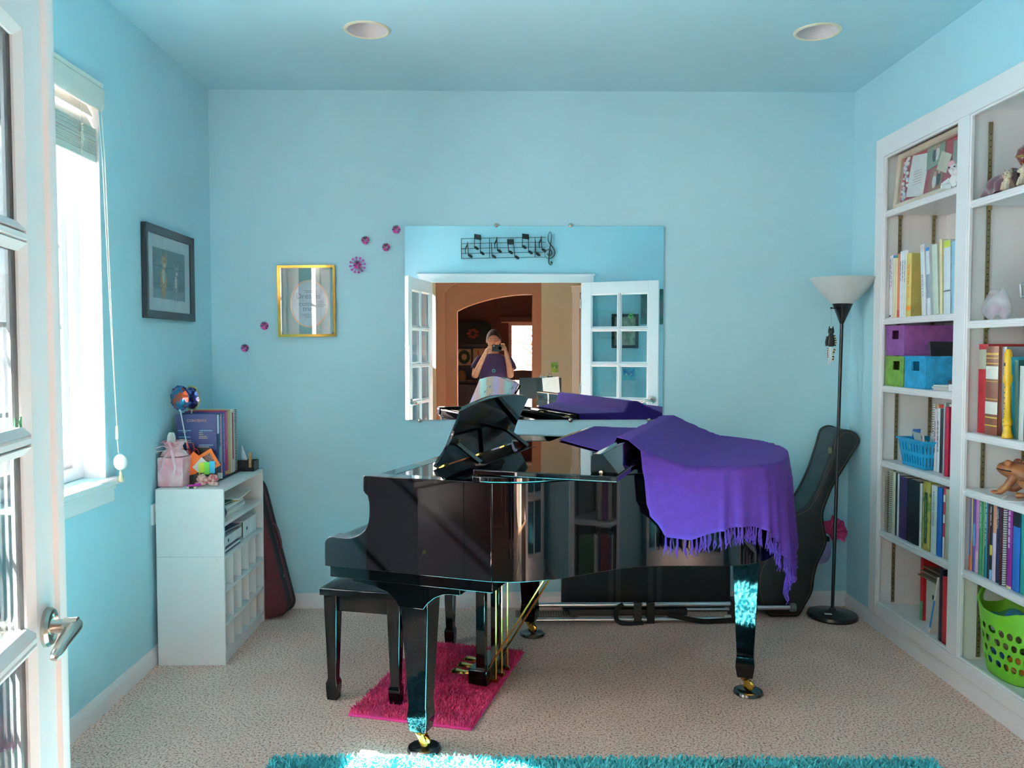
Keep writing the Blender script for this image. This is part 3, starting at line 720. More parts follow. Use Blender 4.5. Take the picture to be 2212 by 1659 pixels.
# ------------------------------------------------------------------ things on top of the cubby
ZT = CH + .0005
PKV = mat('pink_velour', 'e59aa4', .85, hex2='efc4c4', scale=14, bump=.3, bscale=300)
t = thing('tissue_box_cover', 'pale pink fabric tissue box cover tied with a ribbon on the cubby', 'tissue box', (-1.452, 3.700, ZT), 0)
MB().box(-.056, .056, -.056, .056, 0, .130).obj('box', PKV, t, bevel=.006, seg=3)
r_ = MB()
def ruff(u, v):
    a = 2 * math.pi * u; w = .5 + .5 * math.sin(9 * a)
    rad = [.055, .046, .028, .024, .040, .046][min(5, int(v * 5.001))]; rad += (.010 * w if v > .5 else .004 * w)
    return (rad * math.cos(a), rad * math.sin(a) * .95, [.133, .150, .165, .175, .198, .200 - .010 * w][min(5, int(v * 5.001))])
r_.grid(ruff, 72, 5, closeu=True); r_.obj('gathered_top', PKV, t, solid=.002, angle=80)
b_ = MB()
RIB = mat('pink_ribbon', 'f0bcc2', .4)
for s in (-1, 1):
    b_.tube([(0, -.035, .168), (s * .03, -.05, .182), (s * .062, -.055, .172), (s * .055, -.055, .158), (s * .02, -.046, .160), (0, -.037, .168)], .006, 8, flat=.35)
    b_.tube([(0, -.037, .167), (s * .02, -.066, .13), (s * .03, -.068, .09), (s * .035 - .01, -.068, .06)], [.006, .007, .006, .004], 8, flat=.3)
b_.tube([(.032 * math.cos(a), .032 * math.sin(a), .170) for a in (2*math.pi*k/16 for k in range(16))], .005, 6, loop=True); b_.obj('ribbon_bow', RIB, t)
c = MB(); c.loft([[(-.012 + .022 * math.cos(a) * q, .0 + .008 * math.sin(a) * q + .004 * math.sin(3 * a), z) for a in (2*math.pi*k/12 for k in range(12))] for q, z in ((.7, .17), (.9, .20), (.8, .222), (.45, .236))]); c.obj('tissue', PAPER, t)
def balloon(x, y, z, r, label, cols, tilt, bx, by, rot):
    t = thing('foil_balloon', label, 'balloon', (x, y, z))
    M = RZ(rot) @ RX(90)
    f = MB(); n = 48
    def ring(k, rr, h): return [(rr * (1 + .035 * k * math.sin(22 * a)) * math.cos(a), rr * (1 + .035 * k * math.sin(22 * a)) * math.sin(a), h + .002 * k * math.sin(11 * a)) for a in (2*math.pi*i/n for i in range(n))]
    for s in (-1, 1):
        f.m(0); f.loft([ring(0, .001, s * .026), ring(0, r * .35, s * .0245), ring(0, r * .65, s * .019), ring(.3, r * .86, s * .009), ring(1, r * .97, s * .002)], cap=False, M=M)
    f.m(1); f.loft([ring(1, r * .96, .002), ring(1.3, r * 1.1, .0), ring(1, r * .96, -.002)], cap=False, M=M)
    f.obj('foil', cols, t, angle=120)
    st = MB(); st.tube([(0, .0, -r * 1.02), (bx - x, by - y, ZT + .012 - z)], .0028, 8); st.cyl((0, 0, -r * 1.12), (0, 0, -r * .95), .006, .004, 8)
    st.obj('stick', mat('clear_white_stick', 'd6dde0', .3), t)
F1 = mat('foil_rainbow', '2f7fa8', .18, .85, hex2='d8562f', scale=26, ramp=(.42, .56)); F2 = mat('foil_navy', '26246a', .15, .9, hex2='8f9ad0', scale=60, ramp=(.45, .65)); F3 = mat('foil_yellow', 'c9b86a', .3, .5)
balloon(-1.461, 3.80, 1.162, .053, 'round rainbow foil balloon on a stick in the pen holder', [F1, F2], 0, -1.398, 3.775, -24)
balloon(-1.440, 3.885, 1.157, .053, 'navy foil balloon with a yellow rim behind the rainbow balloon', [F2, F3], 0, -1.432, 3.79, -30)
# desk organiser with pens, notes and cards
t = thing('pen_holder', 'black plastic desk organiser full of notes and pens on the cubby', 'organiser', (-1.355, 3.765, ZT))
m_ = MB(); m_.prism([(-.065, 0), (.062, 0), (.062, .07), (.02, .062), (-.02, .045), (-.065, .035)], -.04, -.036, 'y'); m_.prism([(-.065, 0), (.062, 0), (.062, .07), (-.065, .09)], .016, .020, 'y')
m_.box(-.067, -.063, -.04, .020, 0, .08).box(.060, .064, -.04, .020, 0, .075).box(-.067, .064, -.04, .020, 0, .004)
m_.obj('tray', BLKP, t, bevel=.001)
def card(label, name, x, y, z, w, h, m_, ry, rx=-12, cat='note', rz=0, extra=None):
    o = MB().box(-w/2, w/2, -.0012, .0012, -h/2, h/2, M=T(x, y, z) @ RZ(rz) @ RX(rx) @ RY(ry)); 
    if extra: extra(o, T(x, y, z) @ RZ(rz) @ RX(rx) @ RY(ry))
    return tag(o.obj(name, m_, smooth=False), label, cat)
card('orange index card standing on its corner beside the pink tissue box', 'index_card', -1.387, 3.742, ZT + .085, .075, .095, mat('orange_card', 'ee6a24', .7), 38, cat='card')
def dec(o, M): o.m(1).box(-.02, .02, -.0016, -.0012, -.03, .03, M=M)
card('orange edged card with a dark pattern leaning in the organiser', 'index_card', -1.318, 3.756, ZT + .102, .068, .09, [MATS['orange_card'], mat('brown_pattern', '3c2a26', .6, hex2='8c6a60', scale=200)], -32, cat='card', extra=dec)
card('white square note standing on its corner in the organiser', 'index_card', -1.345, 3.738, ZT + .078, .06, .06, PAPER, 40, cat='card')
t = thing('sticky_flags', 'yellow, green and blue page flags at the front of the organiser', 'sticky flags', (-1.318, 3.7255, ZT + .068))
for k, c in enumerate(('c9d43c', '6cc23a', '35a7cf')): MB().box(-.036 + .024 * k, -.012 + .024 * k - .0005, -.001, .001, -.03 + .006 * k, .028 + .004 * k).obj('flag', mat('flag_' + c, c, .6), t, smooth=False)
def pen(label, p0, p1, r, mb, mc, name='pen'):
    t = thing(name, label, 'pen', p0); d = Vector(p1) - Vector(p0)
    MB().tube([(0, 0, 0), d * .72], r, 8).obj('barrel', mb, t); MB().tube([d * .72, d], [r * 1.1, r * .9], 8).obj('cap', mc, t)
pen('red pen standing in the organiser by the tissue box', (-1.378, 3.776, ZT + .006), (-1.432, 3.790, ZT + .185), .0045, mat('red_plastic', 'd83a36', .3), MATS['red_plastic'])
pen('dark red pen behind the balloon stick', (-1.372, 3.780, ZT + .006), (-1.402, 3.79, ZT + .18), .004, mat('maroon_plastic', '7c1f28', .3), MATS['maroon_plastic'])
pen('yellow-green highlighter leaning out of the organiser', (-1.382, 3.768, ZT + .006), (-1.432, 3.772, ZT + .13), .005, mat('lime_plastic', 'c8d43a', .3), MATS['lime_plastic'])
pen('hot pink highlighter among the orange cards', (-1.330, 3.775, ZT + .006), (-1.338, 3.765, ZT + .125), .008, mat('pink_plastic', 'ff2f86', .3), MATS['pink_plastic'])
t = thing('scissors', 'dark red handled scissors standing in the organiser', 'scissors', (-1.405, 3.784, ZT + .0045))
MB().box(-.006, .006, -.001, .001, 0, .10).obj('blade', NICK, t)
h = MB()
for s in (-1, 1): h.tube([(s * .016 + .014 * math.cos(a), 0, .125 + .022 * math.sin(a)) for a in (2*math.pi*k/14 for k in range(14))], .003, 6, loop=True)
h.obj('handle', MATS['maroon_plastic'], t)
t = thing('lip_balm', 'tiny dark capped bottle at the front of the organiser', 'bottle', (-1.338, 3.7175, ZT))
MB().lathe([(0, 0), (.008, 0), (.008, .032), (0, .032)], 12).obj('body', mat('cream_plastic', 'd9cfae', .4), t); MB().lathe([(0, .032), (.0085, .032), (.0085, .052), (0, .052)], 12).obj('cap', WOODBK, t)
CRO = mat('rose_crochet', 'b5656a', .9, hex2='e3c3b4', scale=70, ramp=(.4, .6), bump=.5, bscale=300)
t = thing('crochet_bow', 'rose and cream crocheted bow lying at the cubby edge', 'bow', (-1.300, 3.680, ZT), 10)
c = MB()
for s in (-1, 1):
    c.ball((s * .026, 0, .030), (.022, .012, .014), 12); c.tube([(0, 0, .028), (s * .02, -.008, .05), (s * .035, -.004, .045), (s * .03, 0, .02), (0, 0, .024)], .007, 8)
    c.tube([(0, 0, .02), (s * .02, -.012, .012), (s * .05, -.018, .010)], [.008, .010, .008], 8)
c.ball((0, -.004, .028), (.012, .012, .012), 12); c.obj('yarn', CRO, t)
pen('magenta marker lying in front of the tissue box', (-1.372, 3.625, ZT + .006), (-1.318, 3.650, ZT + .012), .006, mat('magenta_plastic', 'c02a9a', .3), MATS['magenta_plastic'], 'marker')
t = thing('eraser', 'small cream eraser beside the magenta marker', 'eraser', (-1.345, 3.612, ZT), -5)
MB().box(-.022, .022, -.006, .006, 0, .008).obj('rubber', MATS['cream_plastic'], t, bevel=.001); MB().box(-.01, .012, -.0064, .0064, -.0001, .0084).obj('sleeve', BLKP, t)
# ------------------------------------------------------------------ books
def book(x, y0, y1, h, depth, z, col, label, name='book', tilt=0., face=-1, rough=.45, text=None, tcol='f0ede6', tsize=.7, stripes=None, cat='book', tpos=.5, pages=True, group=None, backtext=None, rz=0, marks=None):
    # upright book, spine in the plane x, spine looking towards face (-1: -x, +1: +x)
    w = abs(y1 - y0) - .0008
    t = thing(name, label, cat, (x, (y0 + y1) / 2, z + .0004 + w / 2 * abs(math.sin(R(tilt)))), rot=(tilt, 0, rz + (0 if face < 0 else 180)), group=group)
    c = MB(); bt = min(.0022, w * .16)
    c.box(0, depth, -w/2, -w/2 + bt, 0, h).box(0, depth, w/2 - bt, w/2, 0, h)
    c.loft([[(-.0025 * math.sin(math.pi * k / 6), -w/2 + w * k / 6, zz) for k in range(7)] + [(bt, w/2, zz), (bt, -w/2, zz)] for zz in (0, h)])
    mats = [mat('cover_' + col, col, rough, var=.04, scale=30)]
    if stripes:
        for (a, b, sc) in stripes:
            mats.append(mat('cover_' + sc, sc, rough, var=.04, scale=30)); c.m(len(mats) - 1)
            c.loft([[(-.0029 * math.sin(math.pi * (.04 + .92 * k / 6)) - .0003, (-w/2 + w * k / 6) * .96, zz) for k in range(7)] + [(.001, w/2*.9, zz), (.001, -w/2*.9, zz)] for zz in (h * a, h * b)])
    if text:
        mats.append(mat('lettering_' + tcol, tcol, .5)); c.m(len(mats) - 1)
        c.text(text, min(w * tsize, .02), T(-.0036, 0, h * tpos) @ RZ(-90) @ RX(90) @ RZ(-90), h * min(.8, 1.9 * min(tpos, 1 - tpos)))
    if marks:
        mats.append(mat('lettering_' + marks[0], marks[0], .5)); c.m(len(mats) - 1)
        zz = h * marks[2]; rn = random.Random(int(h * 1e4) + int(w * 1e5))
        while zz > h * marks[1]:
            for r_ in range(rn.randint(3, 8)):
                lw = rn.uniform(.0018, .0034)
                if zz - lw < h * marks[1]: break
                c.box(-.0037, -.0027, -w * .16, w * rn.choice((.10, .16, .16)), zz - lw, zz); zz -= lw + .0012
            zz -= .0045
    if backtext: backtext(c, mats, w, h, depth)
    o = c.obj('cover', mats, t, smooth=False)
    if pages: MB().box(bt + .0004, depth - .004, -w/2 + bt + .0002, w/2 - bt - .0002, .003, h - .003).obj('pages', PAGE, t, smooth=False)
    return t
def coil(t, w, h, x=-.004, r=.006, m_=None, n=26):
    c = MB()
    for k in range(n): c.tube([(x + .006 + r * math.cos(a), w * .0 + r * 1.1 * math.sin(a), h * (k + .5) / n) for a in (2*math.pi*i/10 for i in range(10))], .0013, 5, loop=True)
    c.obj('wire_coil', m_ or BLKP, t)
GB = 'music books in the rack on the cubby'
def contents(c, mats, w, h, depth):
    mats.append(mat('lettering_salmon', 'd58a78', .5)); c.m(len(mats) - 1)
    M0 = T(depth / 2, w / 2 + .0004, h * .5) @ RZ(180) @ RX(90)
    c.text('CONTENTS', .017, M0 @ T(0, h * .40, 0))
    mats.append(mat('lettering_cyan', '79b6c0', .5)); c.m(len(mats) - 1)
    for x, y, w_ in ((-.055, .075, .06), (-.055, .045, .055), (.045, .075, .065), (.045, .008, .07), (.045, -.02, .06), (-.055, -.02, .055)):
        for k in range(int(w_ / .006)): c.box(x - w_/2 + .006 * k, x - w_/2 + .006 * k + .0042, y - .0022, y + .0022, 0, .0003, M=M0)
    mats.append(mat('lettering_tan', 'cbb489', .5)); c.m(len(mats) - 1)
    for x, y, w_ in ((-.06, .035, .04), (-.052, .028, .055), (-.052, .020, .06), (-.055, .068, .02), (.02, .066, .02), (.02, .057, .018), (.03, .048, .04), (.03, .040, .042), (.032, .0, .05)):
        for k in range(int(w_ / .0045)): c.box(x - w_/2 + .0045 * k, x - w_/2 + .0045 * k + .0032, y - .0016, y + .0016, 0, .0003, M=M0)
    mats.append(PAPER); c.m(len(mats) - 1); c.box(-.1, -.075, -h*.49, -h*.40, 0, .0004, M=M0 @ T(.19, 0, 0))
RKX, RKZ = -1.300, ZT + .008
y = 3.812
for lb, w_, h, d_, col, kw in (
    ('navy music book showing its CONTENTS back cover, front of the rack', .020, .300, .225, '1f2756', dict(backtext=contents, stripes=[(.0, .09, 'e8e4d8'), (.70, .99, 'dfe3ea')])),
    ('thin navy book with a teal lower spine behind the CONTENTS book', .012, .300, .225, '22355c', dict(marks=('c8d0d8', .55, .95), stripes=[(.25, .5, '4f8d92')])),
    ('thin salmon spined music book in the rack', .014, .298, .22, 'c9827a', {}),
    ('blue fake book with white title lettering in the rack', .024, .302, .225, '1b3f86', dict(text='THE ULTIMATE CHRISTMAS FAKE BOOK', tcol='e4e9ef', tpos=.6)),
    ('thick magenta music theory book in the rack', .034, .306, .225, 'b3155f', dict(text='20th Century Music Theory', tcol='f3dfe6', tpos=.7, stripes=[(.02, .07, 'd9a23a')])),
    ('buff yellow bound volume behind the magenta theory book', .026, .308, .23, 'd2a662', {}),
    ('white paperback behind the buff yellow volume', .018, .297, .21, 'e6e3de', {}),
    ('red spined book with a cream lower label in the rack', .014, .290, .21, 'b8353a', dict(stripes=[(.0, .22, 'e9dfc8')])),
    ('spiral bound white book with a black wire in the rack', .022, .305, .215, 'e9e7e0', dict(coil=1)),
    ('thin pale book last in the rack beside the black box', .012, .285, .21, 'dcdcd2', {})):
    k_ = dict(kw); co_ = k_.pop('coil', 0)
    w_ *= 1.42
    t = book(RKX, y, y + w_, h, d_ * .82, RKZ, col, lb, face=1, group=GB, **k_)
    if co_: coil(t, w_, h, x=-.007, r=.0085, n=40)
    y += w_ + .0008
RKY1 = y
t = thing('book_rack', 'low black metal book rack holding the music books', 'book rack', (RKX, 3.80, ZT))
MB().box(-.22, .01, .0, RKY1 - 3.80 + .012, 0, .006).obj('base', BLKP, t, bevel=.001)
e_ = MB(); e_.prism([(-.115, .006), (-.115, .13), (-.09, .155), (-.03, .155), (-.01, .13), (-.01, .006)], .004, .008, 'y'); e_.obj('end_plate', BLKP, t)
e_ = MB(); e_.prism([(-.115, .006), (-.115, .13), (-.09, .155), (-.03, .155), (-.01, .13), (-.01, .006)], RKY1 - 3.80 + .003, RKY1 - 3.80 + .007, 'y'); e_.obj('end_plate', BLKP, t)
def tabflag(label, x, y, z, c): tag(MB().box(x - .008, x + .008, y - .0004, y + .0004, z - .02, z + .010).obj('page_flag', mat('flag_' + c, c, .6), smooth=False), label, 'page flag')
t = thing('box_file', 'small black box with a clothes peg clipped to it at the end of the rack', 'box', (-1.258, RKY1 + .056, ZT), 0)
MB().box(-.05, .036, -.042, .042, 0, .004).box(-.05, -.047, -.042, .042, 0, .050).box(.033, .036, -.042, .042, 0, .050).box(-.05, .036, -.042, -.039, 0, .056).box(-.05, .036, .039, .042, 0, .050).obj('body', BLKP, t, bevel=.001)
t = thing('clothes_peg', 'wooden clothes peg clipped on the small black box', 'peg', (-1.240, RKY1 + .0155, ZT + .050))
MB().box(-.006, .006, -.0075, -.002, -.03, .045).obj('jaw', mat('peg_wood', 'b98d5e', .6, scale=60, var=.15), t, bevel=.001); MB().box(-.006, .006, .0045, .0085, -.03, .045).obj('jaw', MATS['peg_wood'], t, bevel=.001)
MB().cyl((-.007, .0005, .006), (.007, .0005, .006), .003, n=8).obj('spring', NICK, t)
t = thing('glue_bottle', 'pale glue bottle with a yellow band inside the small black box', 'bottle', (-1.275, RKY1 + .05, ZT + .0045), rot=(0, -8, 0))
MB().lathe([(0, 0), (.016, 0), (.016, .05), (.013, .075), (.006, .10), (.003, .12), (0, .121)], 16).obj('body', mat('milky_plastic', 'cfd9dc', .3), t); MB().lathe([(.0165, .03), (.0165, .048)], 16, cap=False).obj('band', mat('yellow_band', 'd9b23a', .5), t)
# ------------------------------------------------------------------ burgundy instrument case leaning behind the cubby
BUR = mat('burgundy_canvas', '4a1720', .85, var=.1, scale=40, bump=.3, bscale=600); MAR = mat('maroon_gusset', '4f2733', .8, var=.1)
t = thing('instrument_case', 'burgundy soft instrument case leaning behind the white cubby', 'instrument case', (-1.190, 4.262, .004), rot=(0, -14.5, -10))
def rrect(hw, z0, z1, r0, r1, n=6):
    o = []
    for (cx, cz, a0, r) in ((hw - r0, z0 + r0, -90, r0), (hw - r1, z1 - r1, 0, r1), (-hw + r1, z1 - r1, 90, r1), (-hw + r0, z0 + r0, 180, r0)):
        for k in range(n + 1):
            a = R(a0 + 90 * k / n); o.append((cx + r * math.cos(a), cz + r * math.sin(a)))
    return o
sh_ = rrect(.125, 0, .74, .055, .10)
def shrink(P, d, cz=.37): return [(x * (1 - d / .125), cz + (z - cz) * (1 - d / .37)) for x, z in P]
c = MB(); c.loft([[(x, y_, z) for x, z in shrink(sh_, d)] for y_, d in ((-.058, .02), (-.053, .006), (-.045, .0), (-.030, .0))]); c.obj('front_panel', BUR, t)
c = MB(); c.loft([[(x, y_, z) for x, z in shrink(sh_, d)] for y_, d in ((-.0295, .004), (.052, .004), (.056, .015))]); c.obj('gusset', MAR, t)
for yy, r_ in ((-.03, .006), (-.012, .004), (.004, .004), (.05, .006)):
    MB().tube([(x, yy, z) for x, z in shrink(sh_, .0)], r_, 6, loop=True).obj('piping', BLKC, t)
hd = MB(); hd.tube([(.120, .03, .46), (.134, .03, .45), (.139, .03, .42), (.139, .03, .36), (.134, .03, .33), (.120, .03, .32)], .007, 10); hd.obj('handle', MAR, t)
pu = MB(); pu.box(.124, .129, -.008, -.002, .18, .195); pu.obj('zip_pull', NICK, t)

# ------------------------------------------------------------------ low dark cabinet behind the open door (met in the piano side and through the door panes)
MAH = mat('mahogany', '200c0a', .35, hex2='331510', scale=20)
t = thing('low_cabinet', 'low dark mahogany cabinet under the window wall behind the open French door', 'cabinet', (-1.32, 1.36, 0))
MB().box(-.17, .17, -.50, .50, .04, .76).obj('body', MAH, t, bevel=.004); MB().box(-.18, .185, -.52, .52, .76, .79).obj('top', MAH, t, bevel=.006); MB().box(-.16, .16, -.48, .48, 0, .04).obj('plinth', MAH, t)
for k in range(3):
    y0 = -.49 + .328 * k; MB().box(.1705, .184, y0, y0 + .322, .07, .73).obj('cabinet_door', MAH, t, bevel=.004)
    MB().ball((.191, y0 + (.29 if k != 1 else .03), .42), .011, 10).obj('door_knob', BRASS, t)
flat_stack('paper_stack', 'loose sheets with a pink border on the low mahogany cabinet', 'papers', -1.42, -1.20, 1.52, 1.80, .7905, [('sheet', .006, PAPER, .004), ('sheet', .004, mat('pale_pink_paper', 'e8b8bc', .8), .006)], 12)
# ------------------------------------------------------------------ built-in bookcase in the right wall
BX0, BX1 = 1.850, 2.165          # face frame front, inside of the back panel
t = thing('built_in_bookcase', 'white built-in bookcase with adjustable shelves recessed in the wall opposite the window', 'bookcase', (BX0, 1.72, 0))
OY = 1.72
def loc_box(mb, x0, x1, y0, y1, z0, z1): return mb.box(x0 - BX0, x1 - BX0, y0 - OY, y1 - OY, z0, z1)
BAYS = [(3.362, 4.012), (2.632, 3.282), (1.902, 2.552)]
f = MB(); Z0, Z1, ZB, ZT_ = .076, 2.405, .135, 2.312
loc_box(f, BX0, XR - .0005, 1.82, 1.902, Z0, Z1); loc_box(f, BX0, XR - .0005, 4.012, 4.092, Z0, Z1)
for a, b in ((2.552, 2.632), (3.282, 3.362)): loc_box(f, BX0, XR + .006, a, b, ZB, ZT_)
for a, b in ((1.902, 4.012),): loc_box(f, BX0, XR - .0005, a, b, Z0, ZB); loc_box(f, BX0, XR - .0005, a, b, ZT_, Z1)
f.obj('face_frame', WHITE, t, bevel=.003)
e_ = MB()
for a, b in BAYS:
    e_.frame(a - OY, b - OY, ZB, ZT_, .010, 0, .016, M=T(.004, 0, 0) @ RZ(90) @ T(0, -.016, 0))
e_.obj('edge_bead', WHITE, t, bevel=.003)
MB().box(BX1 - BX0, BX1 - BX0 + .012, 1.83 - OY, 4.03 - OY, .10, 2.355).obj('back_panel', LAMI, t, smooth=False)
for y in (1.886, 2.592, 3.322, 4.028): MB().box(.021, BX1 - BX0, y - OY - (.014 if y in (1.886, 4.028) else .038), y - OY + (.014 if y in (1.886, 4.028) else .038), .10, 2.355).obj('side_panel', LAMI, t, smooth=False)
MB().box(.021, BX1 - BX0 + .012, 1.83 - OY, 4.03 - OY, 2.33, 2.355).obj('top_panel', LAMI, t, smooth=False)
for a, b in BAYS: MB().box(.021, BX1 - BX0, a - OY + .002, b - OY - .002, .10, .129).obj('bottom_panel', LAMI, t, smooth=False)
SH = [[2.05, 1.534, 1.208, .845, .498], [1.972, 1.498, 1.055, .829, .50], [1.97, 1.50, 1.10, .80, .47]]
BRS = mat('aged_brass', '857a58', .45, .6, var=.15)
for (a, b), zs in zip(BAYS, SH):
    for z in zs:
        s = MB(); s.box(.030, BX1 - BX0 - .001, a - OY + .005, b - OY - .005, z - .019, z)
        s.prism([(.012, -.030), (.030, -.030), (.030, 0), (.014, 0), (.009, -.004), (.009, -.010), (.013, -.013), (.013, -.018), (.009, -.021), (.009, -.026)], a - OY + .005, b - OY - .005, 'y', M=T(0, 0, z))
        s.obj('shelf', WHITE, t)
for bi, (a, b) in enumerate(BAYS):
    for yy in (a + .002, b - .002 - .003):
        for xx in (1.935, 2.10):
            s = MB(); s.m(0); loc_box(s, xx - .008, xx + .008, yy, yy + .003, .14, 2.28); s.m(1)
            for k in range(84): loc_box(s, xx - .003, xx + .003, yy - .0004, yy + .0034, .155 + .025 * k, .160 + .025 * k)
            s.m(0)
            for z in SH[bi]: loc_box(s, xx - .009, xx + .009, yy - .006 if yy > (a + b) / 2 else yy, yy + .003 if yy > (a + b) / 2 else yy + .009, z - .036, z - .020)
            s.obj('shelf_standard', [BRS, BLKP], t, smooth=False)
def at(bay, i): return ([.1295] + SH[bay][::-1])[i]
# ---- bay 1 (far), second shelf from the top: pale music books
z = 1.534
G = 'pale music books on the shelf above the purple basket'
L = [
 (4.008, 3.990, .300, 'ece9ee', 'white book with tiny violet spine lettering, farthest on the pale music shelf', 0, dict(marks=('6a4d8a', .45, .95), stripes=[(.02, .05, '4a2a55')])),
 (3.990, 3.976, .303, 'e9e6e6', 'thin white book with dark red spine lettering on the pale music shelf', 0, dict(marks=('8a3c44', .5, .95))),
 (3.976, 3.952, .300, 'e5ddc4', 'cream book under a blue tab on the pale music shelf', 0, dict(stripes=[(.955, .998, '2f73b8')])),
 (3.952, 3.930, .298, 'ecdcae', 'pale yellow book with a green top tab on the pale music shelf', 0, dict(stripes=[(.955, .998, '1e7a50')])),
 (3.930, 3.908, .302, 'e8805c', 'orange spined book on the pale music shelf', 0, dict(stripes=[(.0, .12, 'd4483a')])),
 (3.907, 3.886, .310, 'eceef0', 'white book just after the orange one on the pale music shelf', 0, dict(marks=('8d95a0', .55, .85))),
 (3.886, 3.865, .312, 'e6eaee', 'second white book after the orange one on the pale music shelf', 0, dict(marks=('707a88', .55, .85))),
 (3.865, 3.843, .311, 'eae8e4', 'third white book after the orange one on the pale music shelf', 0, dict(marks=('8d95a0', .5, .85))),
 (3.843, 3.829, .310, 'ede6dc', 'cream white book with a magenta label beside the yellow guitar book', 0, dict(stripes=[(.72, .80, 'b01f6a'), (.18, .40, '6a2a6a')])),
]
for y0, y1, h, col, lb, tl, kw in L: book(1.890, y1, y0, h, .225, z, col, lb, group=G, **kw)
GTR = []
def guitarback(c, mats, w, h, d):
    mats.append(mat('guitar_brown', '5a3a1e', .5)); c.m(len(mats) - 1)
    for pts in (ell(.17, .115, .012, .012), ell(.15, .075, .050, .055), ell(.17, .155, .036, .038)):
        c.loft([[(p[0], -w/2 - .0003 - t_, p[1]) for p in pts] for t_ in (0, .0003)])
    mats.append(mat('cover_d9bf6a', 'd9bf6a', .5)); c.m(len(mats) - 1)
    for pts in (ell(.155, .075, .036, .041), ell(.175, .155, .024, .026)): c.loft([[(p[0], -w/2 - .0007 - t_, p[1]) for p in pts] for t_ in (0, .0002)])
book(1.886, 3.796, 3.828, .292, .225, z, 'd9bf6a', 'yellow guitar book with an orange spine title and a guitar on its cover', rz=16, text='BOOK', tcol='e07a2a', tpos=.38, marks=('e07a2a', .5, .82), stripes=[(.10, .17, 'f08a2a')], backtext=guitarback, group=G)
L = [
 (3.700, 3.662, .318, 'e6e8ec', 'wide white binder with dark initials leaning beside the yellow guitar book', 5, dict(text='N W M S T C', tcol='3c4450', tpos=.42, tsize=.45, name='ring_binder', cat='binder', stripes=[(.90, .985, 'd9d2d2')])),
 (3.652, 3.622, .300, 'dfe4ea', 'white leaning book with a grey spine bar on the pale music shelf', 5, dict(stripes=[(.25, .60, '8d99a6'), (.95, .999, '2f73b8')])),
 (3.600, 3.556, .305, 'cfd9cb', 'pale green folder leaning among white books on the pale music shelf', 5, {}),
 (3.548, 3.526, .322, 'e8d5a6', 'narrow cream yellow book beside the pale green folder', 3, {}),
 (3.518, 3.464, .312, 'dbe3ea', 'thick pale blue binder with a lime label by the bookcase divider', 2, dict(name='ring_binder', cat='binder', stripes=[(.90, .99, 'c9cf4a'), (.30, .32, '5a6470')])),
 (3.456, 3.424, .300, '8fc0d4', 'light blue book beside the lime labelled binder', 2, {}),
 (3.420, 3.398, .295, 'a98a98', 'mauve grey spine hidden against the bookcase divider', 1, dict(marks=('4a5a50', .4, .9))),
]
for y0, y1, h, col, lb, tl, kw in L: book(1.892, y1, y0, h, .225, z, col, lb, tilt=-tl, group=G, **kw)
# ---- top shelf: photo collage frame and plush mouse
t = thing('shadow_box_frame', 'cream framed photo collage on red paper leaning on the top shelf', 'picture', (1.916, 3.703, 2.0515), rot=(-5, 0, -90))
MB().frame(-.285, .285, 0, .262, .026, -.03, 0, prof=.006).obj('frame', mat('cream_frame', 'd9c8b2', .45), t, bevel=.002)
MB().box(-.262, .262, -.008, -.002, .02, .245).obj('red_backing', mat('red_paper', 'b02234', .7), t, smooth=False)
a = MB()
def slip(mi, x, z_, w, h, r, y=-.009): a.m(mi).box(-w/2, w/2, y - .0015, y, -h/2, h/2, M=T(x, 0, z_) @ RY(r))
slip(0, -.11, .13, .16, .19, 8); slip(1, .04, .19, .15, .10, -6, -.0105); slip(2, .12, .14, .09, .08, 22, -.0125); slip(3, .06, .075, .11, .10, 12, -.0105); slip(1, .22, .15, .07, .13, -4, -.0105)
for x, z_, mi in ((.03, .19, 4), (.055, .192, 5), (.05, .07, 5), (.085, .075, 4)):
    a.m(mi).loft([[(p[0], y, p[1]) for p in ell(x, z_, .017, .030)] for y in (-.0125, -.013)]); a.m(6).loft([[(p[0], y, p[1]) for p in ell(x + .003, z_ + .032, .010, .011)] for y in (-.0125, -.0132)])
a.m(7)
for k in range(6): a.box(-.15 + .01 * (k % 2), -.07, -.0112, -.0108, .09 + .012 * k, .093 + .012 * k, M=RY(0))
for k in range(26): a.m(0 if k % 3 else 8).ball((-.215 + random.uniform(-.025, .025), -.014, .04 + .0075 * k), random.uniform(.006, .012), 6)
a.obj('collage', [PAPER, mat('photo_green', '8b9a82', .5), mat('parchment', 'd9cdb6', .7), mat('photo_brown', '9c5a35', .5), mat('suit_dark', '26282c', .6), mat('dress_white', 'dcd8d4', .6), mat('face_tone', 'c99a80', .6), mat('script_pink', 'c9a0a8', .6), mat('pale_blue_bow', 'bcd6e4', .5)], t, smooth=False)
MB().box(-.262, .262, -.0285, -.0275, .02, .245).obj('glass', glass_mat('picture_glass', refl=.012, fk=.25), t, smooth=False)
PLU = mat('white_plush', 'eceaea', .9, bump=.4, bscale=200, sheen=.5)
t = thing('plush_mouse', 'white plush mouse with pink ears on the top shelf before the collage', 'soft toy', (1.893, 3.440, 2.0505), -70)
c = MB(); c.ball((0, 0, .032), (.030, .026, .034), 16); c.ball((0, -.006, .078), (.028, .026, .026), 16); c.ball((0, -.030, .074), (.012, .014, .010), 10)
c.tube([(-.02, -.015, .04), (-.045, -.03, .02)], [.010, .008], 8); c.tube([(.02, -.015, .04), (.04, -.03, .015)], [.010, .008], 8); c.tube([(-.015, -.02, .012), (-.03, -.05, .010)], [.012, .010], 8); c.tube([(.015, -.02, .012), (.03, -.05, .010)], [.012, .010], 8)
c.obj('body', PLU, t, angle=80)
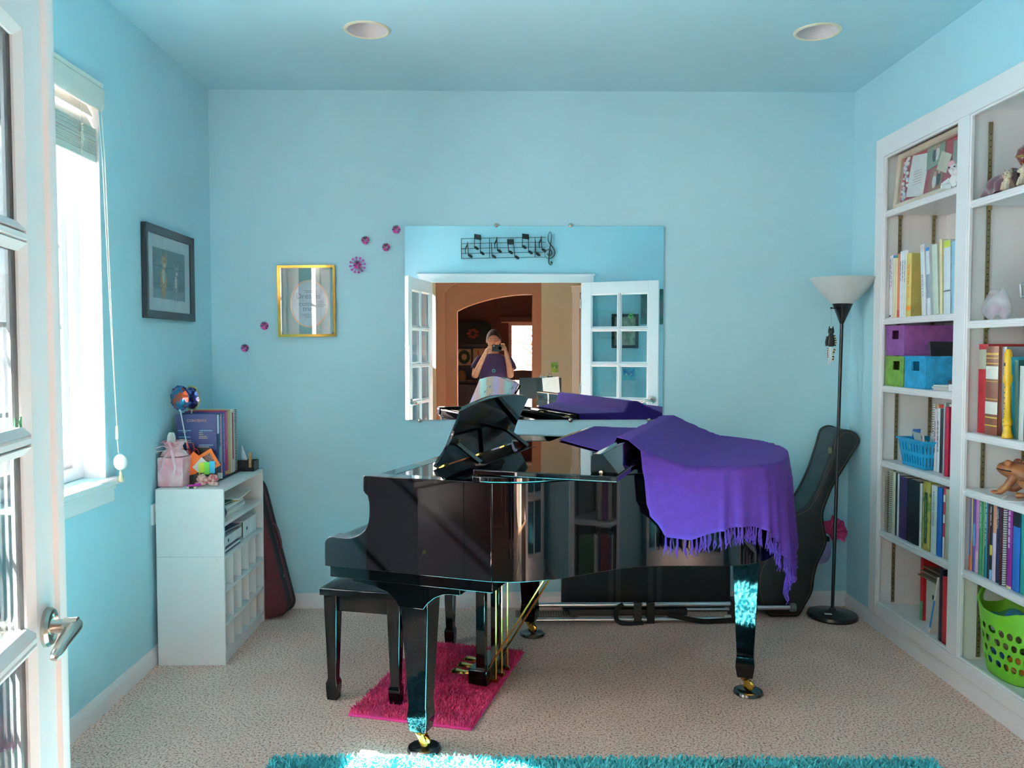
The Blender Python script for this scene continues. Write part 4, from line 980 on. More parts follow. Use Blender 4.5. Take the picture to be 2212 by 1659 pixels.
for s in (-1, 1): MB().ball((s * .026, 0, .105), (.017, .006, .017), 12).obj('ear', mat('pink_ear', 'e6a3b2', .8), t)
e_ = MB(); e_.ball((-.012, -.029, .086), .004, 8); e_.ball((.012, -.029, .086), .004, 8); e_.obj('eyes', BLKP, t); MB().ball((0, -.044, .076), .004, 8).obj('nose', MATS['pink_ear'], t)
# ---- bay 1, woven baskets
def weave_mat(c):
    m = mat('weave_' + c, c, .6, var=.12, scale=30)
    if 'done' in m.keys(): return m
    m['done'] = 1; nt = m.node_tree; N = nt.nodes; L_ = nt.links
    tc = N.new('ShaderNodeTexCoord'); br = N.new('ShaderNodeTexBrick'); mp = N.new('ShaderNodeMapping'); mp.inputs['Rotation'].default_value = (0, R(90), R(0))
    mp.inputs['Scale'].default_value = (1, 1, 1)
    cb = N.new('ShaderNodeCombineXYZ'); sp = N.new('ShaderNodeSeparateXYZ'); ad = N.new('ShaderNodeMath'); ad.operation = 'ADD'
    L_.new(tc.outputs['Object'], sp.inputs[0]); L_.new(sp.outputs[0], ad.inputs[0]); L_.new(sp.outputs[1], ad.inputs[1])
    L_.new(ad.outputs[0], cb.inputs[1]); L_.new(sp.outputs[2], cb.inputs[0]); L_.new(cb.outputs[0], br.inputs['Vector'])
    br.inputs['Scale'].default_value = 38; br.inputs['Mortar Size'].default_value = .08; br.inputs['Mortar Smooth'].default_value = 1
    br.inputs['Color1'].default_value = br.inputs['Color2'].default_value = (1, 1, 1, 1); br.inputs['Mortar'].default_value = (0, 0, 0, 1)
    bp = N.new('ShaderNodeBump'); bp.inputs['Strength'].default_value = .35; bp.inputs['Distance'].default_value = .005
    L_.new(br.outputs['Color'], bp.inputs['Height']); L_.new(bp.outputs['Normal'], N['Principled BSDF'].inputs['Normal'])
    return m
def basket(label, y0, y1, z, h, col, x0=1.872, d=.26, hy=.5):
    t = thing('woven_basket', label, 'basket', (x0, (y0 + y1) / 2, z + .0005)); w = (y1 - y0) / 2 - .001; m = weave_mat(col); th = .006
    b = MB(); ha, hb = w * (2 * hy - 1) - .034, w * (2 * hy - 1) + .034; za, zb = h * .56, h * .86
    for (a0, a1, b0, b1) in ((-w, ha, 0, h), (hb, w, 0, h), (ha, hb, 0, za), (ha, hb, zb, h)): b.box(0, th, a0, a1, b0, b1)
    b.box(d - th, d, -w, w, 0, h).box(th, d - th, -w, -w + th, 0, h).box(th, d - th, w - th, w, 0, h).box(th, d - th, -w + th, w - th, 0, th)
    b.obj('body', m, t, smooth=False)
    MB().tube([(0, -w, h), (0, w, h), (d, w, h), (d, -w, h)], .0042, 6, loop=True).obj('rim', m, t)
    return t
basket('green woven basket with a square hand hole at the far end of the shelf', 3.815, 3.995, 1.208, .140, '6f9a3a', hy=.42)
basket('bright blue woven basket with a square hand hole beside the green basket', 3.622, 3.809, 1.208, .142, '1f93c4', hy=.45)
basket('purple woven basket stacked on the green basket', 3.815, 3.995, 1.3545, .138, '8a4a92', hy=.5)
book(1.93, 3.66, 3.672, .205, .16, 1.215, '1d1f24', 'black notebook standing up out of the blue woven basket', tilt=-10, pages=True, name='notebook', cat='notebook')
flat_stack('paper_stack', 'crumpled pale papers on the shelf beside the blue woven basket', 'papers', 1.89, 2.06, 3.50, 3.60, 1.2085, [('sheet', .006, PAPER, .006), ('sheet', .01, MATS['grey_paper'], .006), ('sheet', .006, PAPER, .01)], 10)
t = thing('card_box', 'small black and white box on the shelf by the bookcase divider', 'box', (1.94, 3.43, 1.2085), 6)
MB().box(-.045, .045, -.04, .04, 0, .03).obj('body', WHITE, t, bevel=.002); MB().box(-.046, .046, -.041, .041, .030, .045).obj('lid', BLKP, t, bevel=.002)
# ---- bay 1, plastic basket and books
PB = mat('blue_plastic', '1492c4', .3)
t = thing('plastic_basket', 'turquoise blue slotted plastic basket full of papers and pens', 'basket', (1.958, 3.745, .8475))
HX0, HX1, HY0, HY1, BHH = .066, .080, .100, .122, .128
def lerp(a, b, q): return a + (b - a) * q
def bwall(mb, P):   # P(u, z) on the wall; slots cut out
    us = [0]; n = 9
    for k in range(n): us += [(k + .5) / n - .022, (k + .5) / n + .022]
    us.append(1); zs = [0, .12, .42, .55, .84, 1]
    for i in range(len(us) - 1):
        for j in range(5):
            if i % 2 == 1 and j in (1, 3): continue
            a = [P(us[i], zs[j]), P(us[i+1], zs[j]), P(us[i+1], zs[j+1]), P(us[i], zs[j+1])]; mb.f([mb.v(p) for p in a])
b = MB()
def corner(q): return lerp(HX0, HX1, q), lerp(HY0, HY1, q)
bwall(b, lambda u, q: (-corner(q)[0], lerp(-1, 1, u) * corner(q)[1], BHH * q)); bwall(b, lambda u, q: (corner(q)[0], lerp(-1, 1, u) * corner(q)[1], BHH * q))
bwall(b, lambda u, q: (lerp(-1, 1, u) * corner(q)[0], -corner(q)[1], BHH * q)); bwall(b, lambda u, q: (lerp(-1, 1, u) * corner(q)[0], corner(q)[1], BHH * q))
b.f([b.v((sx * HX0, sy * HY0, 0.001)) for sx, sy in ((-1, -1), (1, -1), (1, 1), (-1, 1))])
bmesh.ops.remove_doubles(b.bm, verts=b.bm.verts, dist=1e-4)
b.obj('slotted_body', PB, t, solid=.003, smooth=False)
MB().frame(-HX1 - .008, HX1 + .008, -HY1 - .008, HY1 + .008, .010, -.009, .0, M=T(0, 0, BHH) @ RX(90)).obj('rim', PB, t, bevel=.002)
def leaf_card(label, name, x, y, z, w, h, m_, rot, cat): tag(MB().box(-w/2, w/2, -.0008, .0008, 0, h).obj(name, m_, loc=(x, y, z), rot=rot, smooth=False), label, cat)
leaf_card('deep blue leaflet sticking out of the slotted plastic basket', 'leaflet', 1.925, 3.815, .850, .07, .165, mat('blue_leaflet', '1f5fa8', .4), (8, 6, 90), 'leaflet')
leaf_card('pale grey envelope sticking out of the slotted plastic basket', 'envelope', 1.955, 3.770, .850, .11, .158, mat('grey_envelope', 'c4c8c6', .7), (-14, 0, 80), 'envelope')
leaf_card('patterned blue card behind the envelope in the plastic basket', 'card', 1.975, 3.735, .850, .09, .150, mat('blue_pattern', '9db7c8', .6, hex2='e0e4e6', scale=80), (6, 0, 95), 'card')
pen('black marker with a white cap standing in the plastic basket', (1.925, 3.705, .852), (1.905, 3.69, 1.000), .005, BLKP, WHITE)
pen('slim black pen with a bare wooden tip in the plastic basket', (1.945, 3.675, .852), (1.940, 3.655, 1.010), .0035, BLKP, MATS['pale_wood'])
G = 'books behind the plastic basket'
for y0, y1, h, col, lb, kw in (
 (3.832, 3.806, .285, 'e6e4de', 'white wire bound book farthest behind the plastic basket', dict(coil=1, name='spiral_notebook')),
 (3.800, 3.776, .286, 'd6b18a', 'tan book behind the plastic basket', {}),
 (3.775, 3.726, .283, 'd8392e', 'wide bright red book behind the plastic basket', {}),
 (3.724, 3.678, .284, 'cf3a2c', 'second bright red book with a black spine stripe behind the plastic basket', dict(stripes=[(.1, .5, '3a1a18'), (.62, .7, '2a1512')])),
 (3.676, 3.634, .287, 'e4e2e0', 'white book with a blue and red top edge behind the plastic basket', dict(stripes=[(.95, .999, '2f4fa0'), (.90, .95, 'e2e0de')])),
 (3.633, 3.612, .278, 'e0d2d6', 'pinkish white thin book in the row by the plastic basket', dict(marks=('8a5a70', .3, .8))),
 (3.611, 3.586, .282, 'dedee0', 'white book beside the black one in the row by the plastic basket', dict(marks=('5a5a60', .3, .8))),
 (3.585, 3.562, .280, '1e1c26', 'black book in the row by the plastic basket', {}),
 (3.561, 3.540, .308, '9fb0ae', 'grey green folder in the row by the plastic basket', dict(name='folder', cat='folder')),
 (3.539, 3.516, .284, 'd9a83a', 'mustard yellow book in the row by the plastic basket', dict(marks=('6a4a1a', .1, .4))),
 (3.515, 3.494, .305, 'e2e0da', 'cream white book after the mustard yellow one', {}),
 (3.493, 3.460, .295, 'b5183e', 'crimson book nearest the bookcase divider by the plastic basket', dict(name='book'))):
    k_ = dict(kw); co_ = k_.pop('coil', 0); x_ = 2.02 if y1 > 3.63 else 1.925
    t = book(x_ if y1 > 3.47 else 1.895, y1, y0, h, .14 if x_ > 2 else .22, .845, col, lb, group=G, **k_)
    if co_: coil(t, .02, h, x=-.005, r=.007)
# ---- bay 1, fourth shelf: binders, hymnal
G = 'binders and songbooks on the shelf under the plastic basket'
for y0, y1, h, col, lb, tl, kw in (
 (4.005, 3.966, .262, 'b08e6e', 'tan card covered spiral book farthest on the binder shelf', 0, dict(coil=1, name='spiral_notebook')),
 (3.964, 3.930, .297, 'dcd8c8', 'cream book with a black comb binding on the binder shelf', 0, dict(coil=2, name='spiral_notebook')),
 (3.928, 3.898, .300, 'd8d2ba', 'plain cream book after the black comb binding', 0, {}),
 (3.896, 3.880, .298, '26282a', 'thin black spined book on the binder shelf', 0, {}),
 (3.879, 3.860, .299, 'd6dade', 'thin white book beside the dark purple binder', 0, {}),
 (3.857, 3.783, .290, '33214f', 'dark purple ring binder on the binder shelf', 0, dict(name='ring_binder', cat='binder')),
 (3.780, 3.664, .292, '101318', 'wide black ring binder beside the purple one', 0, dict(name='ring_binder', cat='binder', rough=.3)),
 (3.660, 3.637, .288, 'd5d3cf', 'white book between the black binder and the floral hymnal', 0, {}),
 (3.633, 3.565, .306, 'b8a14a', 'yellow floral songbook with a long green title label', 0, dict(floral=1)),
 (3.560, 3.512, .298, 'd8dfdc', 'pale book titled FAVORITE SONGS beside the floral songbook', 0, dict(text='FAVORITE SONGS', tcol='4a5560', tpos=.66, tsize=.4)),
 (3.510, 3.472, .296, '1f5fae', 'plain blue book beside FAVORITE SONGS', 0, {}),
 (3.471, 3.456, .300, 'd0324a', 'thin red and white book after the plain blue one', 0, dict(stripes=[(.0, .3, 'e8e4e0'), (.5, .62, 'e8e4e0'), (.8, .9, 'e8e4e0')])),
 (3.455, 3.424, .298, 'b8ac94', 'beige book near the divider on the binder shelf', 0, {}),
 (3.423, 3.400, .300, 'c47a68', 'terracotta book with a green top patch against the divider', 0, dict(stripes=[(.85, .97, '2a6a3a')]))):
    k_ = dict(kw); co_ = k_.pop('coil', 0); fl = k_.pop('floral', 0)
    t = book(1.885 if y0 > 3.7 or y0 < 3.5 else 1.880, y1, y0, h, .23, .498, col, lb, tilt=tl, group=G, **k_)
    if co_: coil(t, .02, h, x=-.006, r=.008 if co_ == 1 else .014, m_=BLKP if co_ == 2 else ALU, n=30)
    if fl:
        o = t.children[0]; fm = mat('floral_cover', 'b8a14a', .5, hex2='4f6f34', scale=26, ramp=(.5, .66)); o.data.materials[0] = fm
        lm = MB(); lm.m(0).box(-.0042, -.0030, -.012, .012, h * .10, h * .84); lm.m(1).text('TREASURY OF BELOVED SONGS', .012, T(-.0045, 0, h * .46) @ RZ(-90) @ RX(90) @ RZ(-90), h * .60)
        lm.obj('title_label', [mat('label_green', '1d4a2a', .4), mat('lettering_c9d4b0', 'c9d4b0', .5)], t, smooth=False)
# ---- bay 1, floor of the bookcase
z = .1293
t = thing('letter_tray', 'stack of cardboard folders propped on the bookcase floor behind a white carton', 'folders', (2.02, 3.64, z + .2205), rot=(0, 0, 0))
for k in range(3): MB().box(-.10 + .01 * k, .11, -.09, .10, .014 * k, .014 * k + .006, M=RY(3 * k)).obj('folder', mat('kraft_board', '7a6650', .8), t)
t = thing('carton', 'cream white archive carton with a hand hole on the bookcase floor', 'box', (2.045, 3.645, z))
MB().box(-.08, .10, -.045, .105, 0, .20).obj('body', mat('carton_cream', 'cfccc2', .7), t, bevel=.002); MB().box(-.084, .104, -.049, .109, .201, .218).obj('lid', mat('carton_cream', 'cfccc2', .7), t, bevel=.002)
MB().box(-.0815, -.0795, .016, .048, .12, .14).obj('hand_hole', BLKP, t)
book(1.955, 3.757, 3.785, .34, .18, z, 'c0232e', 'tall red folder at the far side of the bookcase floor', name='folder', cat='folder', stripes=[(.0, .26, '4a9a6a')])
book(1.900, 3.585, 3.600, .27, .17, z, 'e6e0d4', 'cream sheet cover with a blue panel leaning on the bookcase floor', tilt=14, stripes=[(.1, .6, '2a7fc0')], name='folder', cat='folder')
book(1.895, 3.472, 3.508, .315, .24, z, '1f2638', 'navy blue ring binder on the bookcase floor by the divider', name='ring_binder', cat='binder', rough=.3)
book(1.888, 3.428, 3.468, .29, .23, z, 'b8222c', 'red hardback on the bookcase floor against the divider', stripes=[(.0, .04, '9a1a22')])
flat_stack('sticky_note_pad', 'yellow note pad on top of the dark binder on the bookcase floor', 'note pad', 1.93, 2.02, 3.47, 3.508, z + .3165, [('pad', .012, mat('yellow_pad', 'd9c03a', .7), .001), ('top_sheet', .001, mat('yellow_sheet', 'e6d04a', .7), .001)])
# ---- bay 2, top shelf
z = 1.9725
PLUM = mat('plum_cloth', '5c2f40', .85, hex2='6f3e50', scale=10, bump=.3, bscale=400, sheen=.6)
t = thing('cloth_heap', 'crumpled plum cloth on the top shelf beside the lacquer box', 'cloth', (1.945, 3.143, z))
c = MB()
def heap(u, v):
    a = 2 * math.pi * u; q = math.sin(math.pi * v / 2) ; f_ = 1 + .16 * math.sin(5 * a + 3 * v) + .10 * math.sin(9 * a - 6 * v)
    return (.085 * q * f_ * math.cos(a), .104 * q * f_ * math.sin(a), max(.001, .075 * math.cos(math.pi * v / 2) ** .8 * (1 + .2 * math.sin(4 * a + 8 * v)) + .012 * math.sin(7 * a + 10 * v) * (1 - v)))
c.grid(heap, 64, 22, closeu=True); c.obj('folds', PLUM, t, angle=180)
t = thing('lacquer_box', 'round dark red lacquered box with gold painting on the plum cloth', 'box', (2.02, 3.075, z + .085), rot=(0, -12, 0))
LQ = mat('red_lacquer', '6e1a12', .15, hex2='a86a3a', scale=34, ramp=(.55, .62), coat=.6)
MB().lathe([(0, 0), (.045, .0), (.078, .03), (.088, .06), (.080, .085), (.05, .105), (0, .112)], 36, M=RX(8)).obj('body', LQ, t); MB().lathe([(.0885, .056), (.0905, .060), (.0885, .064)], 36, M=RX(8), cap=False).obj('seam_band', BRASS, t)
KIT = mat('kitten_ceramic', 'cdb49a', .3, hex2='a3917f', scale=30)
def kitten(label, x, y, z, rz, lying=False):
    t = thing('kitten_figurine', label, 'figurine', (x, y, z), rz)
    c = MB(); c.loft([[(rx * math.cos(a), ry * math.sin(a) + oy, zz) for a in (2*math.pi*k/16 for k in range(16))] for rx, ry, oy, zz in ((.016, .02, 0, 0), (.022, .026, 0, .008), (.022, .026, 0, .02), (.016, .018, -.004, .038), (.012, .013, -.008, .046))])
    c.ball((0, -.011, .058), (.018, .017, .016), 14); c.ball((0, -.026, .053), (.008, .008, .006), 8)
    for s in (-1, 1):
        c.loft([[(s * .012 + r_ * math.cos(a), -.008 + r_ * .5 * math.sin(a), zz) for a in (2*math.pi*k/8 for k in range(8))] for r_, zz in ((.008, .066), (.001, .084))])
        c.tube([(s * .010, -.016, .032), (s * .011, -.026, .004)], [.007, .006], 8)
    c.tube([(0, .024, .006), (.02, .03, .006), (.03, .01, .006)], [.006, .005, .003], 8); c.obj('body', KIT, t, angle=80)
    e_ = MB(); e_.ball((-.007, -.026, .062), .0022, 6); e_.ball((.007, -.026, .062), .0022, 6); e_.obj('eyes', BLKP, t)
kitten('cream and grey kitten figurine sitting before the plum cloth', 1.890, 3.080, z, -60)
kitten('second cream kitten figurine nearer the room front on the same shelf', 1.890, 2.975, z, -100)
# ---- bay 2, boombox shelf
z = 1.4985
SIL = mat('silver_plastic', 'b9bec2', .3, .6); CHA = mat('speaker_cloth', '14191e', .8)
t = thing('boombox', 'silver portable stereo with a dark oval speaker on the shelf', 'stereo', (1.935, 2.93, z), -14)
b = MB(); b.loft([[(0 + dx, y_, z_) for y_, z_ in rrect(.215, .0, .285, .05, .06)] for dx in (.03, .15)]); b.loft([[(dx, y_ * s, .1425 + (z_ - .1425) * s) for y_, z_ in rrect(.215, .0, .285, .05, .06)] for dx, s in ((.01, .93), (.03, 1))]); b.obj('body', SIL, t, bevel=.006)
for yy in (.135, -.135):
    MB().ball((.012, yy, .115), (.014, .062, .095), 20).obj('speaker', CHA, t)
    s = MB(); s.tube([(.004, yy - .085, .115 - .03), (-.006, yy, .115 - .028), (.004, yy + .085, .115 - .03)], .006, 6); s.tube([(.004, yy - .085, .115 + .02), (-.006, yy, .115 + .022), (.004, yy + .085, .115 + .02)], .006, 6)
    for o_ in (-.085, -.03, .03, .085): s.tube([(.000, yy + o_, .085), (-.004, yy + o_, .135)], .005, 6)
    s.obj('speaker_guard', SIL, t)
    k = MB(); k.lathe([(.012, .0), (.022, .004), (.024, .010), (.018, .014), (.013, .010), (0, .008)], 20, M=T(.012, yy + .03, .235) @ RY(-90)); k.obj('dial', NICK, t); MB().ball((.004, yy + .03, .235), .008, 8).obj('dial_hub', BLKP, t)
MB().box(.004, .012, -.06, .06, .19, .245).obj('display', BLKP, t, bevel=.003)
hnd = MB(); hnd.tube([(.09, .19, .25), (.09, .17, .31), (.09, -.17, .31), (.09, -.19, .25)], .010, 8); hnd.obj('carry_handle', SIL, t)
t = thing('plastic_bag', 'clear plastic bag of pink wrapped trinkets before the portable stereo', 'bag', (1.905, 3.155, z))
c = MB(); c.grid(lambda u, v: ((.035 * math.sin(math.pi * (.12 + .8 * v)) + .006 * math.sin(14 * u + 9 * v)) * math.cos(2*math.pi*u), (.075 * math.sin(math.pi * (.15 + .6 * v)) + .012 * math.sin(9 * u + 5)) * math.sin(2*math.pi*u), .005 + .10 * v + .012 * math.sin(12 * u)), 30, 10, closeu=True)
c.obj('film', mat('plastic_film', 'e6dce4', .25, alpha=.38), t, angle=80)
c = MB()
for k in range(7): c.ball((random.uniform(-.012, .012), random.uniform(-.045, .045), random.uniform(.015, .055)), (.010, .016, .008), 8)
c.obj('trinkets', mat('pink_wrapper', 'd79ab0', .4, hex2='e8c4d2', scale=40), t)
# ---- bay 2, recorder shelf
z = 1.0553
book(1.900, 3.198, 3.262, .350, .22, z, 'a81426', 'red hardback with a grey spine label farthest on the recorder shelf', stripes=[(.72, .94, 'a9a695')], text=None)
bt = book(1.890, 3.113, 3.196, .342, .23, z, '7e4432', 'thick brown gilt tooled book with white vignettes on the recorder shelf', rough=.3,
     stripes=[(.10, .115, 'd0a040'), (.19, .205, 'd0a040'), (.235, .375, 'e6e0d6'), (.40, .41, 'd0a040'), (.60, .61, 'd0a040'), (.63, .775, 'e6e0d6'), (.80, .812, 'd0a040'), (.86, .872, 'd0a040'), (.90, .925, 'd0a040')])
book(1.905, 3.066, 3.106, .338, .21, z, '8d8f98', 'smoky clear plastic folder beside the gilt tooled book', tilt=-4, name='folder', cat='folder', rough=.15)
book(1.900, 3.030, 3.060, .300, .21, z, '2a9ab8', 'turquoise folder behind the yellow recorder', tilt=-4, name='folder', cat='folder')
YEL = mat('yellow_plastic', 'e8a91a', .3)
t = thing('recorder', 'yellow plastic recorder standing on its foot against the folders', 'recorder', (1.882, 3.036, z), rot=(-6, 3, 0))
rec = MB(); rec.lathe([(.004, 0), (.018, 0), (.020, .006), (.0145, .025), (.013, .045)], 20); rec.obj('foot_joint', YEL, t)
rec = MB(); rec.lathe([(.0125, .045), (.0165, .05), (.0165, .07), (.0128, .075), (.012, .20), (.0165, .212), (.0165, .235)], 20); rec.obj('middle_joint', YEL, t)
rec = MB(); rec.lathe([(.0145, .235), (.0138, .25), (.0145, .30), (.013, .318), (.008, .332), (0, .334)], 20); rec.obj('head_joint', YEL, t)
hl = MB()
for zz in (.06, .09, .11, .13, .15, .17, .19): hl.lathe([(0, 0), (.0026, 0), (.0026, .0006), (0, .0006)], 10, M=T(-.0163 if zz == .06 else -.0122, 0, zz) @ RY(-90))
hl.cbox((-.0142, 0, .275), (.002, .009, .012)); hl.obj('finger_holes', BLKP, t)
book(1.895, 2.985, 3.012, .29, .21, z, '1f4f4a', 'dark green book after the yellow recorder', tilt=-3)
book(1.890, 2.955, 2.984, .27, .21, z, 'c9c9c4', 'pale grey magazine box nearest the room front on the recorder shelf', name='magazine_box', cat='box')
# ---- bay 2, wooden frog
z = .8293
WD = mat('carved_wood', '8a5030', .45, hex2='a5663c', scale=22, bump=.2, bscale=80)
t = thing('wooden_frog', 'carved brown wooden frog with a slit mouth on the shelf', 'figurine', (1.975, 3.055, z + .006), -150)
c = MB(); rings = []
for y_, rx, rz_, zc in ((-.105, .006, .005, .098), (-.10, .030, .018, .097), (-.085, .040, .026, .095), (-.05, .048, .036, .090), (-.01, .050, .040, .082), (.03, .052, .044, .066), (.07, .044, .040, .050), (.10, .022, .022, .034), (.108, .004, .004, .03)):
    rings.append([(rx * math.cos(a), y_, zc + rz_ * math.sin(a)) for a in (2*math.pi*k/18 for k in range(18))])
c.loft(rings)
for s in (-1, 1):
    c.ball((s * .034, -.055, .120), (.014, .016, .014), 12)
    c.tube([(s * .035, -.03, .07), (s * .058, -.045, .035), (s * .050, -.075, .010)], [.018, .014, .012], 10); c.ball((s * .052, -.085, .008), (.016, .022, .008), 10)
    c.tube([(s * .04, .06, .05), (s * .075, .02, .055), (s * .070, .06, .015), (s * .07, .0, .010)], [.020, .022, .014, .012], 10)
for k in range(9): c.ball((0, -.03 + .014 * k, .128 - .0012 * k * k), (.006, .006, .007), 6)
c.obj('body', WD, t); m_ = MB(); mp = [(.048, -.035), (.0465, -.05), (.043, -.07), (.0385, -.085), (.033, -.096), (.020, -.1035), (.0, -.1058)]
m_.tube([(x, y, .093 + .05 * max(0, -.05 - y)) for x, y in mp] + [(-x, y, .093 + .05 * max(0, -.05 - y)) for x, y in mp[-2::-1]], .0026, 6); m_.obj('mouth_slit', BLKP, t)
s = MB(); s.tube([(-.035, -.07, .012), (-.03, -.12, .004), (-.01, -.13, .002), (.03, -.11, .003), (.05, -.09, .006)], .002, 6); tag(s.obj('cord', WHITE, loc=(1.960, 3.035, z), rot=(0, 0, -62)), 'thin white cord lying on the shelf at the frog feet', 'cord')
# ---- bay 2, crowded music book shelf
z = .5003
G = 'music books on the crowded shelf under the wooden frog'
for y0, y1, h, col, lb, kw in (
 (3.272, 3.262, .294, '4a4a8a', 'thin violet book with a red foot farthest on the crowded music shelf', dict(stripes=[(.0, .2, 'c8483a')])),
 (3.261, 3.250, .297, 'c9a25a', 'thin ochre book on the crowded music shelf', dict(stripes=[(.0, .4, 'c97a32')])),
 (3.249, 3.232, .296, '5a4a9a', 'violet book with a blue band on the crowded music shelf', dict(stripes=[(.35, .65, '5a8fc8')])),
 (3.231, 3.206, .296, 'c97ab8', 'pink book with a dark tab on the crowded music shelf', dict(stripes=[(.0, .3, 'd6a6c0')])),
 (3.205, 3.184, .302, '3a8a5a', 'bright green book on the crowded music shelf', dict(marks=('bfe0c4', .6, .95))),
 (3.183, 3.167, .304, '5a8a62', 'greyer green book on the crowded music shelf', {}),
 (3.166, 3.149, .300, '1f6f8f', 'teal book with white spine lettering on the crowded music shelf', dict(marks=('dbe8ea', .4, .97))),
 (3.148, 3.134, .299, '2a1c22', 'black and dark red book on the crowded music shelf', dict(stripes=[(.45, .9, '5a1a24')])),
 (3.133, 3.117, .298, '1c1a1e', 'black book with a yellow and blue lower spine on the crowded music shelf', dict(marks=('e0d8d0', .7, .95), stripes=[(.0, .13, '6aa8d0'), (.32, .45, 'd0b04a')])),
 (3.116, 3.092, .298, 'c98a72', 'salmon and lilac book on the crowded music shelf', dict(stripes=[(.0, .62, 'cdb6cc')])),
 (3.091, 3.072, .299, '20284a', 'navy book titled HAMILTON on the crowded music shelf', dict(text='HAMILTON', tcol='e2e4ea', tpos=.82, tsize=.8)),
 (3.071, 3.054, .297, '7a2a3f', 'dark red book beside the black comb binding', {}),
 (3.052, 3.028, .296, 'e6e2de', 'white book with a thick striped black comb binding', dict(coil=1, name='spiral_notebook')),
 (3.025, 2.994, .297, '8a2a86', 'bright purple book with white spine lettering on the crowded music shelf', dict(marks=('ecd8ea', .5, .97), stripes=[(.0, .03, 'ead9a0')])),
 (2.992, 2.948, .298, '2a64b4', 'wide blue book with a black top panel on the crowded music shelf', dict(stripes=[(.80, .995, '15161a')])),
 (2.945, 2.915, .304, '2a8f8a', 'teal green book nearest the room front on the crowded music shelf', {})):
    k_ = dict(kw); co_ = k_.pop('coil', 0)
    t = book(1.885, y1, y0, h, .225, z, col, lb, group=G, **k_)
    if co_: coil(t, .02, h, x=-.010, r=.0125, m_=BLKP, n=34)
# ---- bay 2, floor: green basket and tambourine
z = .1295
GRN = mat('lime_basket_plastic', '6fb42a', .4)
t = thing('laundry_basket', 'lime green plastic basket with oval holes on the bookcase floor', 'basket', (1.980, 3.103, z))
b = MB(); nu, nv = 220, 56
def bk(u, v):
    a = 2 * math.pi * u; zz = .275 * v
    if v > .80: zz += (.055 * max(0, math.cos(2 * (a - math.pi / 2))) ** 3) * (v - .80) / .20 - .03 * (v - .8) / .2 * max(0, -math.cos(2 * (a - math.pi/2)))
    q = .72 + .28 * v ** .7
    return (.104 * q * math.copysign(abs(math.cos(a)) ** .8, math.cos(a)), .163 * q * math.copysign(abs(math.sin(a)) ** .8, math.sin(a)), .002 + zz)
def hole(u, v):
    # value below 1 inside a hole, and the centre it belongs to
    best = (9, 0, 0, 1, 1)
    for k in range(4):
        cv = (k + 1.4) / 6.6; c_u = (math.floor(u * 22 - (.5 if k % 2 else 0)) + .5 + (.5 if k % 2 else 0)) / 22
        best = min(best, (((u - c_u) * 22 / .36) ** 2 + ((v - cv) * 6.6 / .33) ** 2, c_u, cv, 0, 0))
    for c_u in (.25, .75): best = min(best, (((u - c_u) / .060) ** 2 + ((v - .905) / .062) ** 2, c_u, .905, 0, 0))
    return best
UV = []
for i in range(nu):
    row_ = []
    for j in range(nv + 1):
        u, v = i / nu, j / nv; e, c_u, cv, _, _ = hole(u, v)
        if .30 < e < 1.0: q_ = 1 / math.sqrt(e); u, v, e = c_u + (u - c_u) * q_, cv + (v - cv) * q_, 1.0
        row_.append((u, v, e))
    UV.append(row_)
V = [[b.v(bk(p[0], p[1])) for p in r_] for r_ in UV]
for i in range(nu):
    for j in range(nv):
        i2 = (i + 1) % nu; es = [UV[i][j][2], UV[i2][j][2], UV[i2][j+1][2], UV[i][j+1][2]]
        if min(es) < .3 or max(es) < 1.001: continue
        b.f([V[i][j], V[i2][j], V[i2][j+1], V[i][j+1]])
b.f([b.v(bk(i / 28, 0)) for i in range(28)])
b.obj('perforated_body', GRN, t, solid=.004, angle=60)
MB().tube([Vector(bk(i / 56, 1)) for i in range(56)], .005, 6, loop=True).obj('rim', GRN, t)
t = thing('tambourine', 'black rimmed tambourine with a white skin behind the green basket', 'tambourine', (2.147, 3.04, z + .161), rot=(0, -85, 0))
MB().lathe([(.150, 0), (.158, 0), (.158, .04), (.150, .04), (.150, 0)], 48, cap=False).obj('hoop', BLKP, t); MB().lathe([(0, .036), (.150, .036), (.150, .038), (0, .038)], 40).obj('skin', mat('drum_skin', 'd9d6d2', .6), t)
t = thing('folded_cloth', 'blue and green patterned cloth in the green basket', 'cloth', (1.98, 3.10, z + .215))
c = MB(); c.grid(lambda u, v: ((u - .5) * .13, (v - .5) * .20, .035 * (1 - (2*u-1)**2) * (1 - (2*v-1)**2) + .008 * math.sin(9*u) * math.sin(7*v)), 16, 16); c.obj('fabric', mat('print_cloth', '2f7fb0', .8, hex2='3f8a3a', scale=18, ramp=(.46, .54)), t, solid=.004)
for i, (dx, dy, dz, r_, c_, lb) in enumerate(((-.03, .05, .05, .040, '2f5fb0', 'blue ball inside the green basket'), (-.02, -.05, .05, .040, 'd0842a', 'orange ball inside the green basket'), (.03, .0, .05, .036, '2a2620', 'dark ball at the back inside the green basket'), (-.03, .0, .135, .044, '8a7a5a', 'tan ball on top inside the green basket'))):
    o = MB(); o.ball((0, 0, 0), r_, 16); o.m(1).tube([(r_ * math.cos(a), r_ * math.sin(a), 0) for a in (2*math.pi*k/20 for k in range(20))], .0014, 5, loop=True)
    tag(o.obj('toy_ball', [mat('ball_' + c_, c_, .4), WHITE], loc=(1.978 + dx, 3.11 + dy, z + dz + .005), rot=(30 * i, 20, 0)), lb, 'ball', 'toy balls in the green basket')
